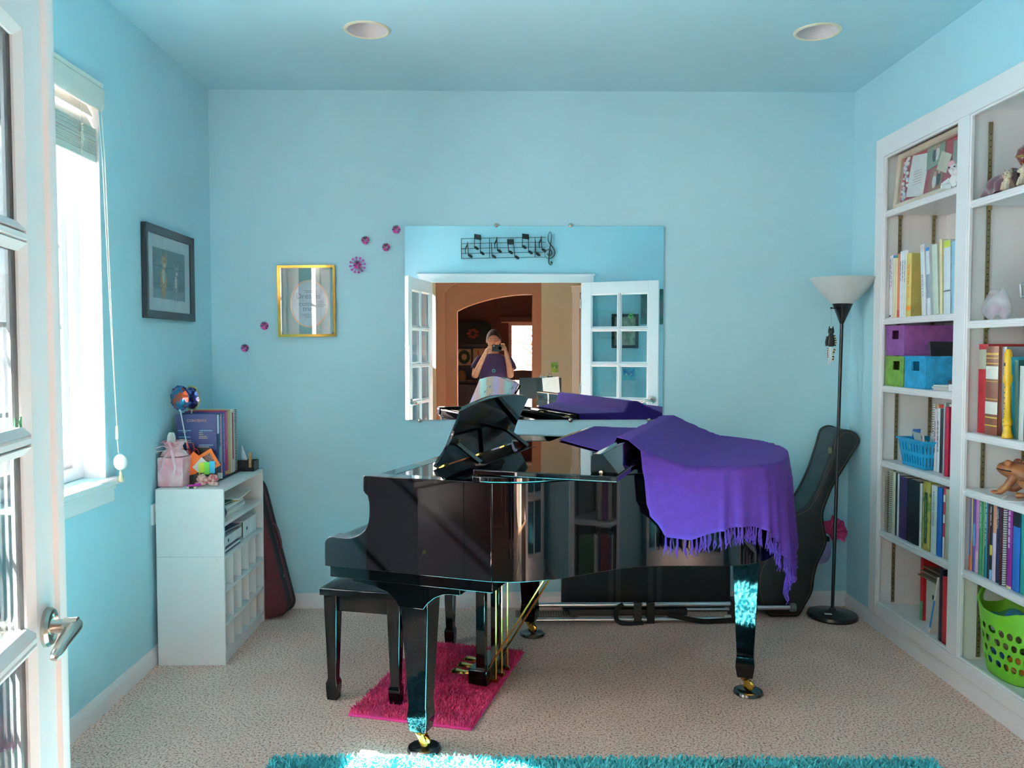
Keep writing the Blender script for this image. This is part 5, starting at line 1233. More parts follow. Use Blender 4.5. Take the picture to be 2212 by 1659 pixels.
# ---- bay 3 (seen only as a reflection in the piano side)
G = 'books in the bookcase bay nearest the doorway'
cols3 = ['8a2a30', '2a4a7a', 'd9d4c6', '3a6a4a', 'c9a24a', '20242c', '6a3a6a', 'b8b2a4', '2f6f86', 'a8482a', 'dcdcdc', '1f3050']
for si, z in enumerate((1.97, 1.50, 1.10, .80, .47, .1295)):
    y = 2.53; k = si * 5
    while y > 2.10 - .06 * (si % 3):
        w_ = random.uniform(.028, .055); h = random.uniform(.24, .29) if z < 1.9 else .26; c_ = cols3[k % 12]
        book(1.89, y - w_, y, min(h, .255 if z == .80 else h), .22, z + .0003, c_, 'music book in the bay nearest the doorway, seen only in the piano reflection', group=G)
        y -= w_ + .001; k += 1
# ------------------------------------------------------------------ corner: guitar case, lamp, wind chime, gift pouch
LEA = mat('black_leatherette', '0d0f11', .55, var=.2, scale=30, bump=.15, bscale=400); SIDEG = mat('case_side_grey', '2b3a3c', .6, var=.1)
gp = [(1.703, 0.932), (1.717, 0.964), (1.752, 0.979), (1.794, 0.967), (1.819, 0.939), (1.82, 0.908), (1.783, 0.843), (1.7, 0.702), (1.672, 0.638), (1.645, 0.552), (1.654, 0.467), (1.665, 0.41), (1.648, 0.353), (1.621, 0.294), (1.604, 0.223), (1.595, 0.151), (1.559, 0.079), (1.515, 0.015), (1.451, 0.0), (1.38, 0.022), (1.331, 0.087), (1.309, 0.175), (1.317, 0.261), (1.352, 0.337), (1.367, 0.404), (1.39, 0.472), (1.453, 0.535), (1.516, 0.563), (1.572, 0.602), (1.642, 0.737), (1.69, 0.88)]
def lean(p):
    y = 4.205 + .055 * p[1]; q = y / 4.15
    return (p[0] * q * .998, y, max(.004, 1.39 + (p[1] - 1.39) * q))
gp = catmull(gp, 4, closed=True)
t = thing('guitar_case', 'black hard guitar case leaning neck up into the corner behind the floor lamp', 'guitar case', (1.50, 4.205, 0))
base = [Vector(lean(p)) - Vector((1.50, 4.205, 0)) for p in gp]; BK = Vector((-.052, .105, .008))
def inset(P, d):
    c_ = sum(P, Vector()) / len(P); o = []
    for i, p in enumerate(P):
        tg = P[(i + 1) % len(P)] - P[i - 1]; n_ = Vector((tg.z, 0, -tg.x)); n_.normalize(); o.append(p - n_ * d)
    return o
ccw = sum(a.x * b.z - b.x * a.z for a, b in zip(base, base[1:] + base[:1]))
SG = 1 if ccw > 0 else -1
ins = inset(base, .012 * SG)
c = MB(); c.loft([[p + Vector((0, -.006, 0)) for p in ins], base, [p + BK * .12 for p in base]]); c.obj('lid_panel', LEA, t)
c = MB(); c.loft([[p + BK * .12 for p in inset(base, .001 * SG)], [p + BK for p in inset(base, .001 * SG)]]); c.obj('shell', SIDEG, t)
MB().tube([p + Vector((0, -.005, 0)) for p in inset(base, .014 * SG)], .0016, 5, loop=True).obj('stitching', mat('tan_stitch', '6b563f', .7), t)
MB().tube([p + BK * 1.0 for p in base], .006, 6, loop=True).obj('piping', LEA, t)
lt = MB(); lt.cbox((.212, .05, .86), (.010, .024, .03)); lt.obj('latch', BRS, t)
# torchiere
t = thing('floor_lamp', 'black torchiere floor lamp with a frosted glass bowl in the corner', 'floor lamp', (1.715, 4.20, 0), rot=(0, .9, 0))
MB().lathe([(0, .002), (.122, .002), (.127, .010), (.122, .024), (.05, .034), (.02, .040), (.014, .05), (0, .05)], 40).obj('base', mat('lamp_black', '0c0d0f', .3), t)
MB().cyl((0, 0, .04), (0, 0, 1.525), .0088, n=14).obj('pole', MATS['lamp_black'], t)
hd = MB(); hd.lathe([(.010, 1.515), (.014, 1.525), (.050, 1.615), (.048, 1.616), (.012, 1.53)], 28, cap=False); hd.lathe([(0, 1.60), (.047, 1.60)], 28, cap=False); hd.obj('shade_holder', MATS['lamp_black'], t)
MB().lathe([(.046, 1.612), (.075, 1.638), (.12, 1.690), (.164, 1.742), (.166, 1.744), (.163, 1.744), (.118, 1.693), (.073, 1.641), (.045, 1.616)], 48, cap=False).obj('glass_bowl', mat('frosted_glass', 'e4e6e2', .5, var=.02, alpha=.72), t)
sw = MB(); sw.cyl((-.035, -.01, 1.590), (-.060, -.014, 1.592), .003, n=8); sw.ball((-.062, -.014, 1.592), .006, 8); sw.obj('switch', MATS['lamp_black'], t)
MB().cbox((-.035, -.06, .0355), (.035, .022, .001), M=RZ(-8)).obj('paper_label', PAPER, t, smooth=False)
# cat wind chime hanging from the lamp switch
WX, WY, WZ = 1.676, 4.178, 1.40
t = thing('wind_chime', 'black cat wind chime with beaded tail hanging from the floor lamp switch', 'wind chime', (WX, WY, WZ))
CAT = mat('cat_black', '17181b', .6)
c = MB(); c.loft([[(rx * math.cos(a), rx * .6 * math.sin(a), z_) for a in (2*math.pi*k/16 for k in range(16))] for rx, z_ in ((.012, -.002), (.019, .004), (.020, .02), (.017, .045), (.012, .06))]); c.ball((0, 0, .074), (.016, .011, .017), 14)
for s_ in (-1, 1): c.loft([[(s_ * .009 + r_ * math.cos(a), r_ * .4 * math.sin(a), z_) for a in (2*math.pi*k/8 for k in range(8))] for r_, z_ in ((.007, .082), (.001, .102))])
c.tube([(-.018, 0, .05), (-.024, 0, .02), (-.024, 0, .0)], [.006, .006, .004], 8); c.obj('cat_body', CAT, t)
s_ = MB(); s_.tube([(0, 0, .095), (.001, .004, .15), (.003, .008, .190)], .0008, 4); s_.obj('hanging_string', mat('string_grey', '9aa0a0', .8), t)
tl = MB()
for k in range(18):
    tl.m(k % 2); q = k / 17; tl.ball((.016 + .006 * math.sin(q * 5), -.004, .052 - .10 * q - (.012 if k > 8 else 0) - (.012 if k > 13 else 0)), .0055, 8)
tl.obj('beaded_tail', [CAT, mat('bead_cream', 'd2bd8a', .6)], t)
ch = MB()
for x_, ln in ((-.010, .085), (-.002, .10), (.006, .075)): ch.cyl((x_, 0, -.006), (x_, 0, -.006 - ln), .0026, n=8)
ch.obj('chime_tubes', ALU, t)
bd = MB()
for k in range(5): bd.ball((-.013, .004, -.012 - .011 * k), .004, 8)
bd.obj('red_beads', mat('red_bead', 'a83a34', .4), t)
# gift pouch with a pink bow behind the guitar case
t = thing('gift_pouch', 'lilac pouch with a pink net bow hanging on the wall behind the guitar case', 'pouch', (1.738, 4.335, .36))
MB().ball((-.03, 0, -.05), (.050, .03, .065), 18).obj('pouch', mat('lilac_fabric', 'a393c4', .7, bump=.2, bscale=120), t)
MB().cbox((-.02, -.005, .02), (.05, .03, .025)).obj('neck_band', BLKC, t, bevel=.004)
b = MB()
for a0, ln in ((20, .09), (-15, .095), (60, .085), (100, .06), (150, .05), (-40, .06)):
    d_ = Vector((math.cos(R(a0)), 0, math.sin(R(a0)))); n_ = Vector((-d_.z, 0, d_.x))
    b.grid(lambda u, v: Vector((0, -.02, .06)) + d_ * ln * u + n_ * (v - .5) * (.02 + .045 * u) + Vector((0, .006 * math.sin(v * 12 + a0), 0)), 5, 8)
b.obj('net_bow', mat('pink_net', 'c23a6e', .7), t, solid=.001)
# ------------------------------------------------------------------ equipment under the piano
t = thing('equipment_bag', 'large flat black equipment bag standing against the wall under the piano', 'bag', (.77, 4.335, .002))
MB().box(-.445, .445, -.045, .045, 0, .46).obj('body', BLKC, t, bevel=.025, seg=4)
for x in (-.19, -.15, .02, .065):
    MB().box(x - .012, x + .012, -.0485, -.0455, .01, .45).obj('strap', mat('strap_grey', '24282b', .8), t)
MB().tube([(-.44, -.03, .04), (-.44, -.03, .42), (.44, -.03, .42), (.44, -.03, .04)], .004, 6).obj('piping', BLKC, t)
t = thing('folded_stand', 'folded aluminium equipment stand lying along the black bag', 'stand', (.75, 4.165, 0))
for (x0, x1, y_, z_, r_) in ((-.58, .47, -.02, .088, .0125), (.20, .47, .0, .055, .008), (-.60, .42, -.035, .016, .011), (.40, .735, .01, .060, .012)):
    MB().cyl((x0, y_, z_ + .002), (x1, y_, z_ + .002), r_, n=16).obj('tube', ALU, t)
MB().box(-.40, .20, -.03, -.012, .035, .068).obj('centre_bar', BLKP, t, bevel=.004)
for x in (-.055, .01):
    c = MB(); c.box(x - .019, x + .019, -.052, -.004, .001, .108); c.cyl((x - .006, -.056, .09), (x - .006, -.05, .09), .004, n=8); c.obj('clamp', BLKP, t, bevel=.005)
c = MB(); c.box(.42, .475, -.05, .03, .002, .115); c.cyl((.435, -.056, .10), (.435, -.05, .10), .006, n=8); c.cyl((.46, -.056, .085), (.46, -.05, .085), .006, n=8); c.obj('joint_block', BLKP, t, bevel=.008)
MB().cyl((.735, .01, .062), (.765, .01, .062), .022, n=20).obj('end_cap', mat('grey_cap', '6d7070', .5), t, bevel=.003)
MB().cyl((.385, -.035, .025), (.42, -.035, .025), .014, n=10).obj('wing_nut', mat('pale_plastic', 'b9b4a8', .5), t)
c = MB(); c.tube(catmull([(-.13, -.045, .10), (-.165, -.055, .07), (-.16, -.065, .02), (-.10, -.07, .006), (-.03, -.06, .006)], 5), .006, 6, flat=2.2); c.tube(catmull([(.10, -.04, .045), (.20, -.055, .025), (.27, -.06, .015), (.35, -.055, .015), (.43, -.05, .017)], 5), .006, 6, flat=2.4); c.obj('web_strap', BLKC, t)
# ------------------------------------------------------------------ French doors
def glass_door(name, hinge, ang, mirror, label):
    # local x runs from the hinge along the leaf, local +y is the face that shows the room when open
    o = tag(bpy.data.objects.new(name, None), label=label, kind='structure'); COL.objects.link(o); o.location = hinge; o.rotation_euler = (0, 0, R(ang))
    W, Hh, d = .758, 2.022, .0175; st, top, bot = .098, .112, .225
    m = MB()
    m.box(0, st, -d, d, .008, Hh).box(W - st, W, -d, d, .008, Hh).box(st, W - st, -d, d, Hh - top, Hh).box(st, W - st, -d, d, .008, bot)
    m.obj('leaf_frame', WHITE, o, bevel=.002)
    u = MB(); xs = [st, W / 2, W - st]; zs = [bot + (Hh - top - bot) * k / 5 for k in range(6)]
    for k in range(1, 5): u.prism([(-d, zs[k] - .004), (-.004, zs[k] - .012), (.004, zs[k] - .012), (d, zs[k] - .004), (d, zs[k] + .004), (.004, zs[k] + .012), (-.004, zs[k] + .012), (-d, zs[k] + .004)], st, W - st, 'x')
    u.prism([(W/2 - .004, -d), (W/2 - .012, -.004), (W/2 - .012, .004), (W/2 - .004, d), (W/2 + .004, d), (W/2 + .012, .004), (W/2 + .012, -.004), (W/2 + .004, -d)], bot, Hh - top, 'z')
    u.obj('muntin', WHITE, o)
    b = MB()
    for s in (-1, 1):
        for i in range(2):
            for k in range(5):
                x0, x1 = xs[i] + (.010 if i else 0), xs[i+1] - (0 if i else .010); z0, z1 = zs[k] + (.010 if k else 0), zs[k+1] - (.010 if k < 4 else 0)
                b.frame(x0, x1, z0, z1, .014, -d * .98, -.003, M=(T(0, 0, 0) if s < 0 else Matrix.Scale(-1, 4, (0, 1, 0))), prof=.010)
    b.obj('glazing_bead', WHITE, o)
    MB().box(st - .004, W - st + .004, -.0025, .0025, bot - .004, Hh - top + .004).obj('pane', glass_mat('door_glass', 'f4fbfb', .06), o, smooth=False)
    h = MB()
    for z in (.2, 1.0, 1.82): h.cyl((-.006, d, z - .045), (-.006, d, z + .045), .007, n=10)
    h.obj('door_hinge', NICK, o)
    for s in (-1, 1):
        k = MB(); M = T(W - .052, s * d, .905) @ (RX(90) if s < 0 else RX(-90))
        k.lathe([(0, 0), (.034, 0), (.034, .006), (.030, .011), (.024, .012), (.022, .008), (.014, .009), (.012, .014), (.012, .030), (.010, .033)], 32, M=M)
        k.cyl((W - .052, s * (d + .028), .905), (W - .052, s * (d + .050), .905), .0145, n=16)
        k.tube([(W - .046, s * (d + .042), .905), (W - .060, s * (d + .045), .904), (W - .085, s * (d + .045), .900), (W - .112, s * (d + .042), .893), (W - .135, s * (d + .040), .884), (W - .142, s * (d + .038), .878)], [.0145, .0145, .0125, .011, .010, .006], 14, flat=.75)
        k.obj('door_handle', NICK, o)
    return o
d1 = glass_door('door_1', (DO[0] + .004, YF - .012, 0), 101.3, False, 'white French door standing open at the window side')
# astragal on the free edge of the inactive leaf
W_d = .758
MB().prism([(W_d - .008, -.0175), (W_d - .006, -.026), (W_d + .004, -.030), (W_d + .018, -.030), (W_d + .028, -.026), (W_d + .030, -.0175), (W_d + .001, -.0175), (W_d + .001, .0), (W_d - .001, .0), (W_d - .001, -.0175)], .008, 2.022, 'z').obj('astragal', WHITE, d1)
d2 = glass_door('door_2', (DO[1] - .004, YF - .012, 0), 24.2, True, 'white French door folded back against the door wall')
SHG = mat('shamrock_green', '1f6a34', .35)
def shamrock(parent, x, y, z, r):
    s = MB()
    for a in (90, 210, 330):
        for da in (-22, 22):
            c_ = (x + r * .62 * math.cos(R(a + da)), z + r * .62 * math.sin(R(a + da)))
            s.loft([[(c_[0] + r * .36 * math.cos(t), y - e, c_[1] + r * .36 * math.sin(t)) for t in (2*math.pi*k/12 for k in range(12))] for e in (0, .001)])
    s.tube([(x, y, z), (x + r * .2, y, z - r * .7), (x + r * .5, y, z - r * 1.2)], r * .08, 5)
    s.obj('shamrock_sticker', SHG, parent)
shamrock(d2, .49, .008, 1.695, .030); shamrock(d1, .655, -.006, 1.245, .035)
# ------------------------------------------------------------------ things on the door wall, met again in the mirror
IRON = mat('black_iron', '14191b', .5)
y_ = YF + .016
t = thing('hanging_music_staff', 'black metal music staff with notes hung above the double doors', 'wall decoration', (0, YF, 0))
s = MB(); zs = [(2.250 + .0475 * k) for k in range(5)]
def bow(x): return .012 * (x + .37) / .7
for z in zs: s.tube([(-.37, y_ - YF, z), (-.10, y_ - YF, z + .006), (.12, y_ - YF, z + .010), (.34, y_ - YF, z + .014), (.44, y_ - YF, z + .014)], .0028, 6)
for x in (-.37, -.10, .338): s.tube([(x, y_ - YF, zs[0] + bow(x)), (x, y_ - YF, zs[4] + bow(x))], .0034, 6)
for x in (-.35, .33): s.cyl((x, 0, 2.34), (x, y_ - YF, 2.34), .003, n=6)
s.obj('staff', IRON, t)
def notehead(n_, x, z): n_.loft([[(x + .024 * math.cos(a) * .9 - .004 * math.sin(a), e, z + .017 * math.sin(a) - .007 * math.cos(a)) for a in (2*math.pi*k/14 for k in range(14))] for e in (.018, .024)])
for pts in (((-.225, 2.350), (-.168, 2.300), (-.245, 2.485), (-.19, 2.475)), ((.105, 2.310), (.165, 2.262), (.07, 2.435), (.125, 2.435)), ((.235, 2.360), (.295, 2.310), (.215, 2.490), (.270, 2.482))):
    n_ = MB(); (x1, z1), (x2, z2), (bx1, bz1), (bx2, bz2) = pts
    notehead(n_, x1, z1); notehead(n_, x2, z2)
    for (hx, hz, bx, bz) in ((x1 - .020, z1, bx1, bz1), (x2 - .020, z2, bx2, bz2)): n_.prism([(hx - .003, hz), (hx + .004, hz), (bx + .006, bz - .01), (bx - .001, bz - .01)], .018, .023, 'y')
    n_.prism([(bx1 - .002, bz1), (bx2 + .008, bz2), (bx2 + .012, bz2 - .05), (bx1 + .004, bz1 - .05)], .018, .023, 'y'); n_.obj('beamed_notes', IRON, t)
for (x, z, fl) in ((-.283, 2.275, 1), (-.055, 2.268, 0), (-.003, 2.322, 1), (.368, 2.290, 0), (.425, 2.330, 1)):
    n_ = MB(); notehead(n_, x, z); n_.prism([(x - .024, z), (x - .017, z), (x - .024, z + .135), (x - .031, z + .135)], .018, .023, 'y')
    if fl: n_.prism([(x - .026, z + .135), (x - .036, z + .105), (x - .052, z + .075), (x - .050, z + .03), (x - .042, z + .012), (x - .045, z + .06), (x - .034, z + .082), (x - .026, z + .09)], .018, .023, 'y')
    n_.obj('single_note', IRON, t)
cl = catmull([(.452, 2.300), (.475, 2.278), (.500, 2.300), (.485, 2.335), (.450, 2.330), (.432, 2.292), (.455, 2.255), (.500, 2.258), (.528, 2.300), (.515, 2.350), (.475, 2.400), (.462, 2.450), (.478, 2.505), (.497, 2.480), (.492, 2.420), (.478, 2.330), (.470, 2.240), (.472, 2.205), (.490, 2.190), (.505, 2.205), (.495, 2.222)], 6)
c = MB(); c.tube([(x, .022, z) for x, z in cl], [.007 + .003 * math.sin(i * .15) for i in range(len(cl))], 8, flat=.6); c.ball((.496, .022, 2.214), (.012, .006, .012), 10); c.obj('treble_clef', IRON, t)
def plate(name, label, x, z, w, h, m_, cat, y=YF, n=2, f=1):
    t = thing(name, label, cat, (x, y, z)); MB().box(-w/2, w/2, 0, f * .006, -h/2, h/2).obj('plate', m_, t, bevel=.002)
    for k in range(n): MB().box(-.005 + (k - (n - 1) / 2) * .045, .005 + (k - (n - 1) / 2) * .045, f * .006, f * .014, -.010, .012).obj('toggle', WHITE, t, bevel=.001)
plate('light_switch', 'blue swirled double light switch plate behind the folded back French door', 1.25, 1.135, .115, .118, mat('blue_swirl', '2f8fc8', .4, hex2='6fd0dc', scale=18, ramp=(.4, .6)), 'light switch')
t = thing('picture_frame', 'dark framed sampler picture on the door wall behind the folded back French door', 'picture', (1.21, YF, 1.555), rot=(0, 0, 180))
MB().frame(-.13, .13, -.165, .165, .028, -.022, -.001, prof=.005).obj('frame', MATS['black_frame'], t); MB().box(-.105, .105, -.006, -.002, -.14, .14).obj('artwork', mat('sampler_paper', 'b9b49a', .7, hex2='7d8a74', scale=18), t, smooth=False)
t = thing('art_print', 'dark green unframed art print on the door wall beside the folded back door', 'picture', (1.555, YF, 1.79))
MB().box(-.19, .19, .001, .016, -.17, .17).obj('canvas', mat('green_painting', '1f4f4c', .6, hex2='3d7a70', scale=10), t, smooth=False); MB().box(-.05, .07, .0162, .0168, -.10, .06).obj('painted_figure', mat('grey_paint', '5c6a68', .6), t, smooth=False)
# ------------------------------------------------------------------ foyer and dining room behind the camera
BEI = mat('beige_paint', 'c4bba6', .7, var=.01, scale=3); TAN = mat('terracotta_paint', 'a8765c', .7, var=.01, scale=3); BRN = mat('brown_paint', '6a4133', .7, var=.01, scale=3)
OAKF = mat('foyer_floor_oak', '8a6a4c', .35, var=.12, scale=30)
HZ = 4.4
struct('floor_hallway', MB().box(-3.0, 3.2, -5.0, .69, -.1, -.001), OAKF, smooth=False)
struct('ceiling_hallway', MB().box(-3.0, 3.2, -5.0, .63, HZ, HZ + .1), WHITE, smooth=False)
struct('wall_front_hall_side', MB().box(-3.0, DO[0] - .02, .63, .69, 0, HZ).box(DO[1] + .02, 3.2, .63, .69, 0, HZ).box(DO[0] - .02, DO[1] + .02, .63, .69, 2.05, HZ), BEI, smooth=False)
HW4 = (-.85, .10, 3.1, 4.1)
holed('wall_hallway_window_side', 'x', -3.12, -3.0, -5.0, .69, HZ, [HW4], BEI)
struct('wall_hallway_far_side', MB().box(3.2, 3.32, -5.0, .69, 0, HZ), BEI, smooth=False)
o = struct('window_3', MB().frame(HW4[0], HW4[1], HW4[2], HW4[3], .06, 0, .06, M=T(-3.03, 0, 0) @ RZ(90)), WHITE)
MB().box(-3.065, -3.06, HW4[0] + .05, HW4[1] - .05, HW4[2] + .05, HW4[3] - .05).obj('pane', CLEAR, o, smooth=False)
MB().box(-3.075, -3.055, -.385, -.365, HW4[2] + .05, HW4[3] - .05).obj('muntin', WHITE, o)
# arched opening
AY0, AY1 = -1.42, -1.2
arch = [(-.515, 0)] + [(-.515 + .907 * k / 14, 1.834 + .205 * math.sin(math.pi * .5 * (k / 14) ** .85)) for k in range(15)] + [(.392, 0)]
a = MB(); a.prism([(-3.0, 0)] + arch[:1] + arch[1:-1] + arch[-1:] + [(.497, 0), (.497, HZ), (-3.0, HZ)], AY0, AY1, 'y')
struct('wall_arch', a, TAN, smooth=False)
a = MB(); a.prism([(x, z) for x, z in [(-.657, 0), (-.657, 2.04), (-.60, 2.12), (-.48, 2.19), (-.2, 2.26), (.2, 2.28), (.497, 2.2), (.497, 2.5), (-.77, 2.5), (-.77, 0)]], AY1, AY1 + .05, 'y')
struct('trim_2', a, TAN, smooth=False)
struct('wall_hallway_beige', MB().box(.497, .95, -1.30, -1.12, 0, HZ).box(1.72, 3.2, -1.30, -1.12, 0, HZ).box(.95, 1.72, -1.30, -1.12, 2.06, HZ), BEI, smooth=False)
struct('wall_hallway_corner', MB().box(-3.0, -.765, -1.19, -1.10, 0, HZ), BEI, smooth=False)
c = MB(); casing(c, .95, 1.70, 2.05, -1.12, .018); struct('trim_3', c, WHITE, bevel=.003)
c = MB(); c.box(.952, 1.698, -1.25, -1.215, .005, 2.045)
for za, zb in ((.15, .62), (.72, 1.35), (1.45, 1.95)):
    for xa, xb in ((1.04, 1.28), (1.37, 1.61)): c.frame(xa, xb, za, zb, .02, -.004, .0, M=T(0, -1.215, 0) @ Matrix.Scale(-1, 4, (0, 1, 0)))
o = struct('door_3', c, WHITE); MB().ball((1.02, -1.17, .95), .028, 14).obj('door_knob', NICK, o)
plate('light_switch', 'green painted light switch plate on the beige foyer wall', .652, 1.16, .08, .118, mat('green_swirl', '5a8f2a', .4, hex2='9ab84a', scale=14), 'light switch', y=-1.12, n=1)
# dining room shell
struct('wall_dining_window_side', MB().box(-2.2, .139, -4.62, -4.5, 0, 2.74).box(1.5, 2.2, -4.62, -4.5, 0, 2.74).box(.139, 1.5, -4.62, -4.5, 1.80, 2.74).box(.139, 1.5, -4.62, -4.5, 0, .06), BRN, smooth=False)
struct('wall_dining_cabinet_side', MB().box(-2.3, -2.2, -4.62, -1.42, 0, 2.74), BRN, smooth=False)
struct('wall_dining_far_side', MB().box(2.2, 2.3, -4.62, -1.42, 0, 2.74), BRN, smooth=False)
struct('ceiling_dining', MB().box(-2.3, 2.3, -4.62, -1.42, 2.74, 2.8), BRN, smooth=False)
PCH = mat('peach_trim', 'd9a48c', .5)
o = struct('window_4', MB().frame(.139, 1.5, .06, 1.80, .05, 0, .08, M=T(0, -4.58, 0)), PCH); MB().box(.18, 1.46, -4.565, -4.56, .10, 1.76).obj('pane', CLEAR, o, smooth=False); MB().box(.66, .71, -4.58, -4.52, .10, 1.76).obj('meeting_rail', PCH, o)
t = thing('window_valance', 'brown wooden valance board over the dining room patio window', 'valance', (.80, -4.5, 1.84)); MB().box(-.80, .78, .0, .10, -.03, .05).obj('board', BRN, t, bevel=.004); MB().box(-.78, .76, .02, .08, -.05, -.03).obj('blind_rail', PCH, t)
# garden seen through the dining room window
struct('ground_outside', MB().box(-8, 8, -16, -4.62, -.25, -.15), mat('garden_ground', '8a7a5c', .9, var=.2), smooth=False)
FEN = mat('fence_cedar', 'a8705a', .8, var=.15, scale=20)
t = thing('garden_fence', 'cedar board fence in the garden outside the dining room window', 'fence', (0, -9.0, -.15))
f = MB()
for k in range(30): f.box(-1.5 + .145 * k, -1.5 + .145 * k + .13, 0, .02, .05, 1.25)
f.obj('boards', FEN, t, smooth=False)
for z in (.25, 1.05): MB().box(-1.6, 2.9, -.04, 0, z, z + .08).obj('rail', FEN, t)
for x in (-1.4, .6, 2.6): MB().box(x, x + .09, -.13, -.04, 0, 1.35).obj('post', FEN, t)
t = thing('bare_tree', 'bare branched tree in the garden beyond the dining room window', 'tree', (1.0, -8.0, -.15)); tr = MB()
tr.tube([(0, 0, 0), (.03, 0, .9), (-.03, 0, 1.6), (.05, 0, 3.4)], [.09, .07, .06, .03], 8)
tr.obj('trunk', mat('bark', '6b4a48', .9), t); tr = MB()
for k in range(44):
    z = random.uniform(.8, 2.6); a_ = random.uniform(0, 6.28); ln = random.uniform(.5, 1.3); p0 = Vector((0, 0, z)); d_ = Vector((math.cos(a_), .4 * math.sin(a_), random.uniform(.1, .9))); p1 = p0 + d_ * ln * .5; p2 = p0 + d_ * ln + Vector((0, 0, random.uniform(-.2, .2)))
    tr.tube([p0, p1, p2], [.035, .022, .010], 5); tr.tube([p1, p1 + Vector((d_.x, d_.y, -.3)) * ln * .5], [.016, .006], 5)
tr.obj('branches', MATS['bark'], t)
# dark hutch with plates and pictures
t = thing('hutch', 'dark brown open hutch against the dining room wall', 'hutch', (-.45, -4.25, 0))
for x in (-.36, .34): MB().box(x, x + .02, -.22, .20, 0, 1.62).obj('side_panel', WOODBK, t)
for z in (.05, .42, .80, .86, 1.10, 1.42): MB().box(-.34, .34, -.22, .20, z, z + .025).obj('shelf', WOODBK, t)
MB().box(-.34, .34, -.22, -.20, .05, 1.62).obj('back_panel', WOODBK, t); MB().box(-.34, .34, .18, .20, .10, .80).obj('cupboard_door', WOODBK, t)
def picture_card(label, x, z, w, h, bg_, fg, shape, y=-4.07):
    t = thing('greeting_plaque', label, 'plaque', (x, y, z), rot=(-8, 0, 180)); MB().box(-w/2, w/2, -.004, .004, 0, h).obj('board', bg_, t)
    s = MB()
    if shape == 'ring':
        for k in range(16): s.ball((w * .32 * math.cos(k * .3927), -.006, h * .5 + h * .32 * math.sin(k * .3927)), (w * .13, .004, h * .13), 8)
    else: s.tube([(w * .15, -.006, h * .85), (w * .1, -.006, h * .4), (-w * .2, -.006, h * .2)], [w * .16, w * .18, w * .14], 8, flat=.3)
    s.obj('motif', fg, t)
CRM = mat('cream_board', 'b08f6c', .7)
picture_card('cream plaque with a dark green wreath on the hutch shelf', -.555, 1.1275, .21, .25, CRM, mat('wreath_green', '243a26', .8), 'ring')
picture_card('cream plaque with a red stocking shape on the hutch shelf', -.305, 1.1275, .22, .26, CRM, mat('stocking_red', 'b0302a', .7), 'sock')
t = thing('decorated_tray', 'dark scalloped tray with a red flower leaning on top of the hutch', 'tray', (-.46, -4.15, 1.448), rot=(-10, 0, 180))
MB().prism(rrect(.325, 0, .36, .09, .10), -.012, 0, 'y').obj('tray', mat('tray_dark', '1d2422', .5), t, bevel=.004); fl_ = MB()
for k in range(7): fl_.ball((-.04 + .06 * math.cos(k * .9), -.016, .17 + .06 * math.sin(k * .9)), (.035, .004, .022), 8)
fl_.obj('flower_motif', mat('dull_red', '8a3a30', .6), t)
t = thing('crock', 'dark stoneware crock standing on the lower hutch shelf', 'crock', (-.36, -4.17, .8855)); MB().lathe([(0, 0), (.08, 0), (.095, .05), (.095, .16), (.075, .185), (.08, .2), (.07, .2), (.06, .18), (0, .17)], 24).obj('body', mat('stoneware', '3a3e42', .3), t); MB().lathe([(0, .19), (.066, .19), (.06, .205), (.015, .21), (.015, .212), (0, .212)], 20).obj('lid', MATS['stoneware'], t)
t = thing('basket_jar', 'tan woven jar beside the stoneware crock on the hutch', 'jar', (-.60, -4.17, .8855)); MB().lathe([(0, 0), (.06, 0), (.075, .06), (.06, .12), (.045, .14), (0, .14)], 20).obj('body', mat('wicker', '8a6238', .8, bump=.4, bscale=90), t); MB().lathe([(0, .14), (.048, .14), (.02, .16), (0, .165)], 20).obj('lid', MATS['wicker'], t)
# dining chair
t = thing('dining_chair', 'dark wooden dining chair before the patio window', 'chair', (.30, -3.35, 0), 8)
for x in (-.19, .19):
    MB().tube([(x, -.19, 0), (x, -.19, .45), (x * 1.02, -.22, .75), (x * 1.05, -.27, 1.03)], .018, 8).obj('back_post', WOODBK, t); MB().tube([(x, .19, 0), (x, .19, .45)], .018, 8).obj('leg', WOODBK, t)
MB().box(-.22, .22, -.21, .23, .43, .47).obj('seat', WOODBK, t, bevel=.01)
c = MB(); c.loft([[(-.21 + .42 * k / 10, -.265 - .03 * math.sin(math.pi * k / 10) + dy, z + .02 * math.sin(math.pi * k / 10)) for k in range(11)] + [(.21 - .42 * k / 10, -.245 - .03 * math.sin(math.pi - math.pi * k / 10) + dy, z + .02 * math.sin(math.pi * k / 10)) for k in range(11)] for z, dy in ((.90, .03), (1.04, .0))]); c.obj('top_rail', WOODBK, t)
for k in range(4): MB().tube([(-.12 + .08 * k, -.20, .47), (-.12 + .08 * k, -.25, .92)], .009, 6).obj('spindle', WOODBK, t)
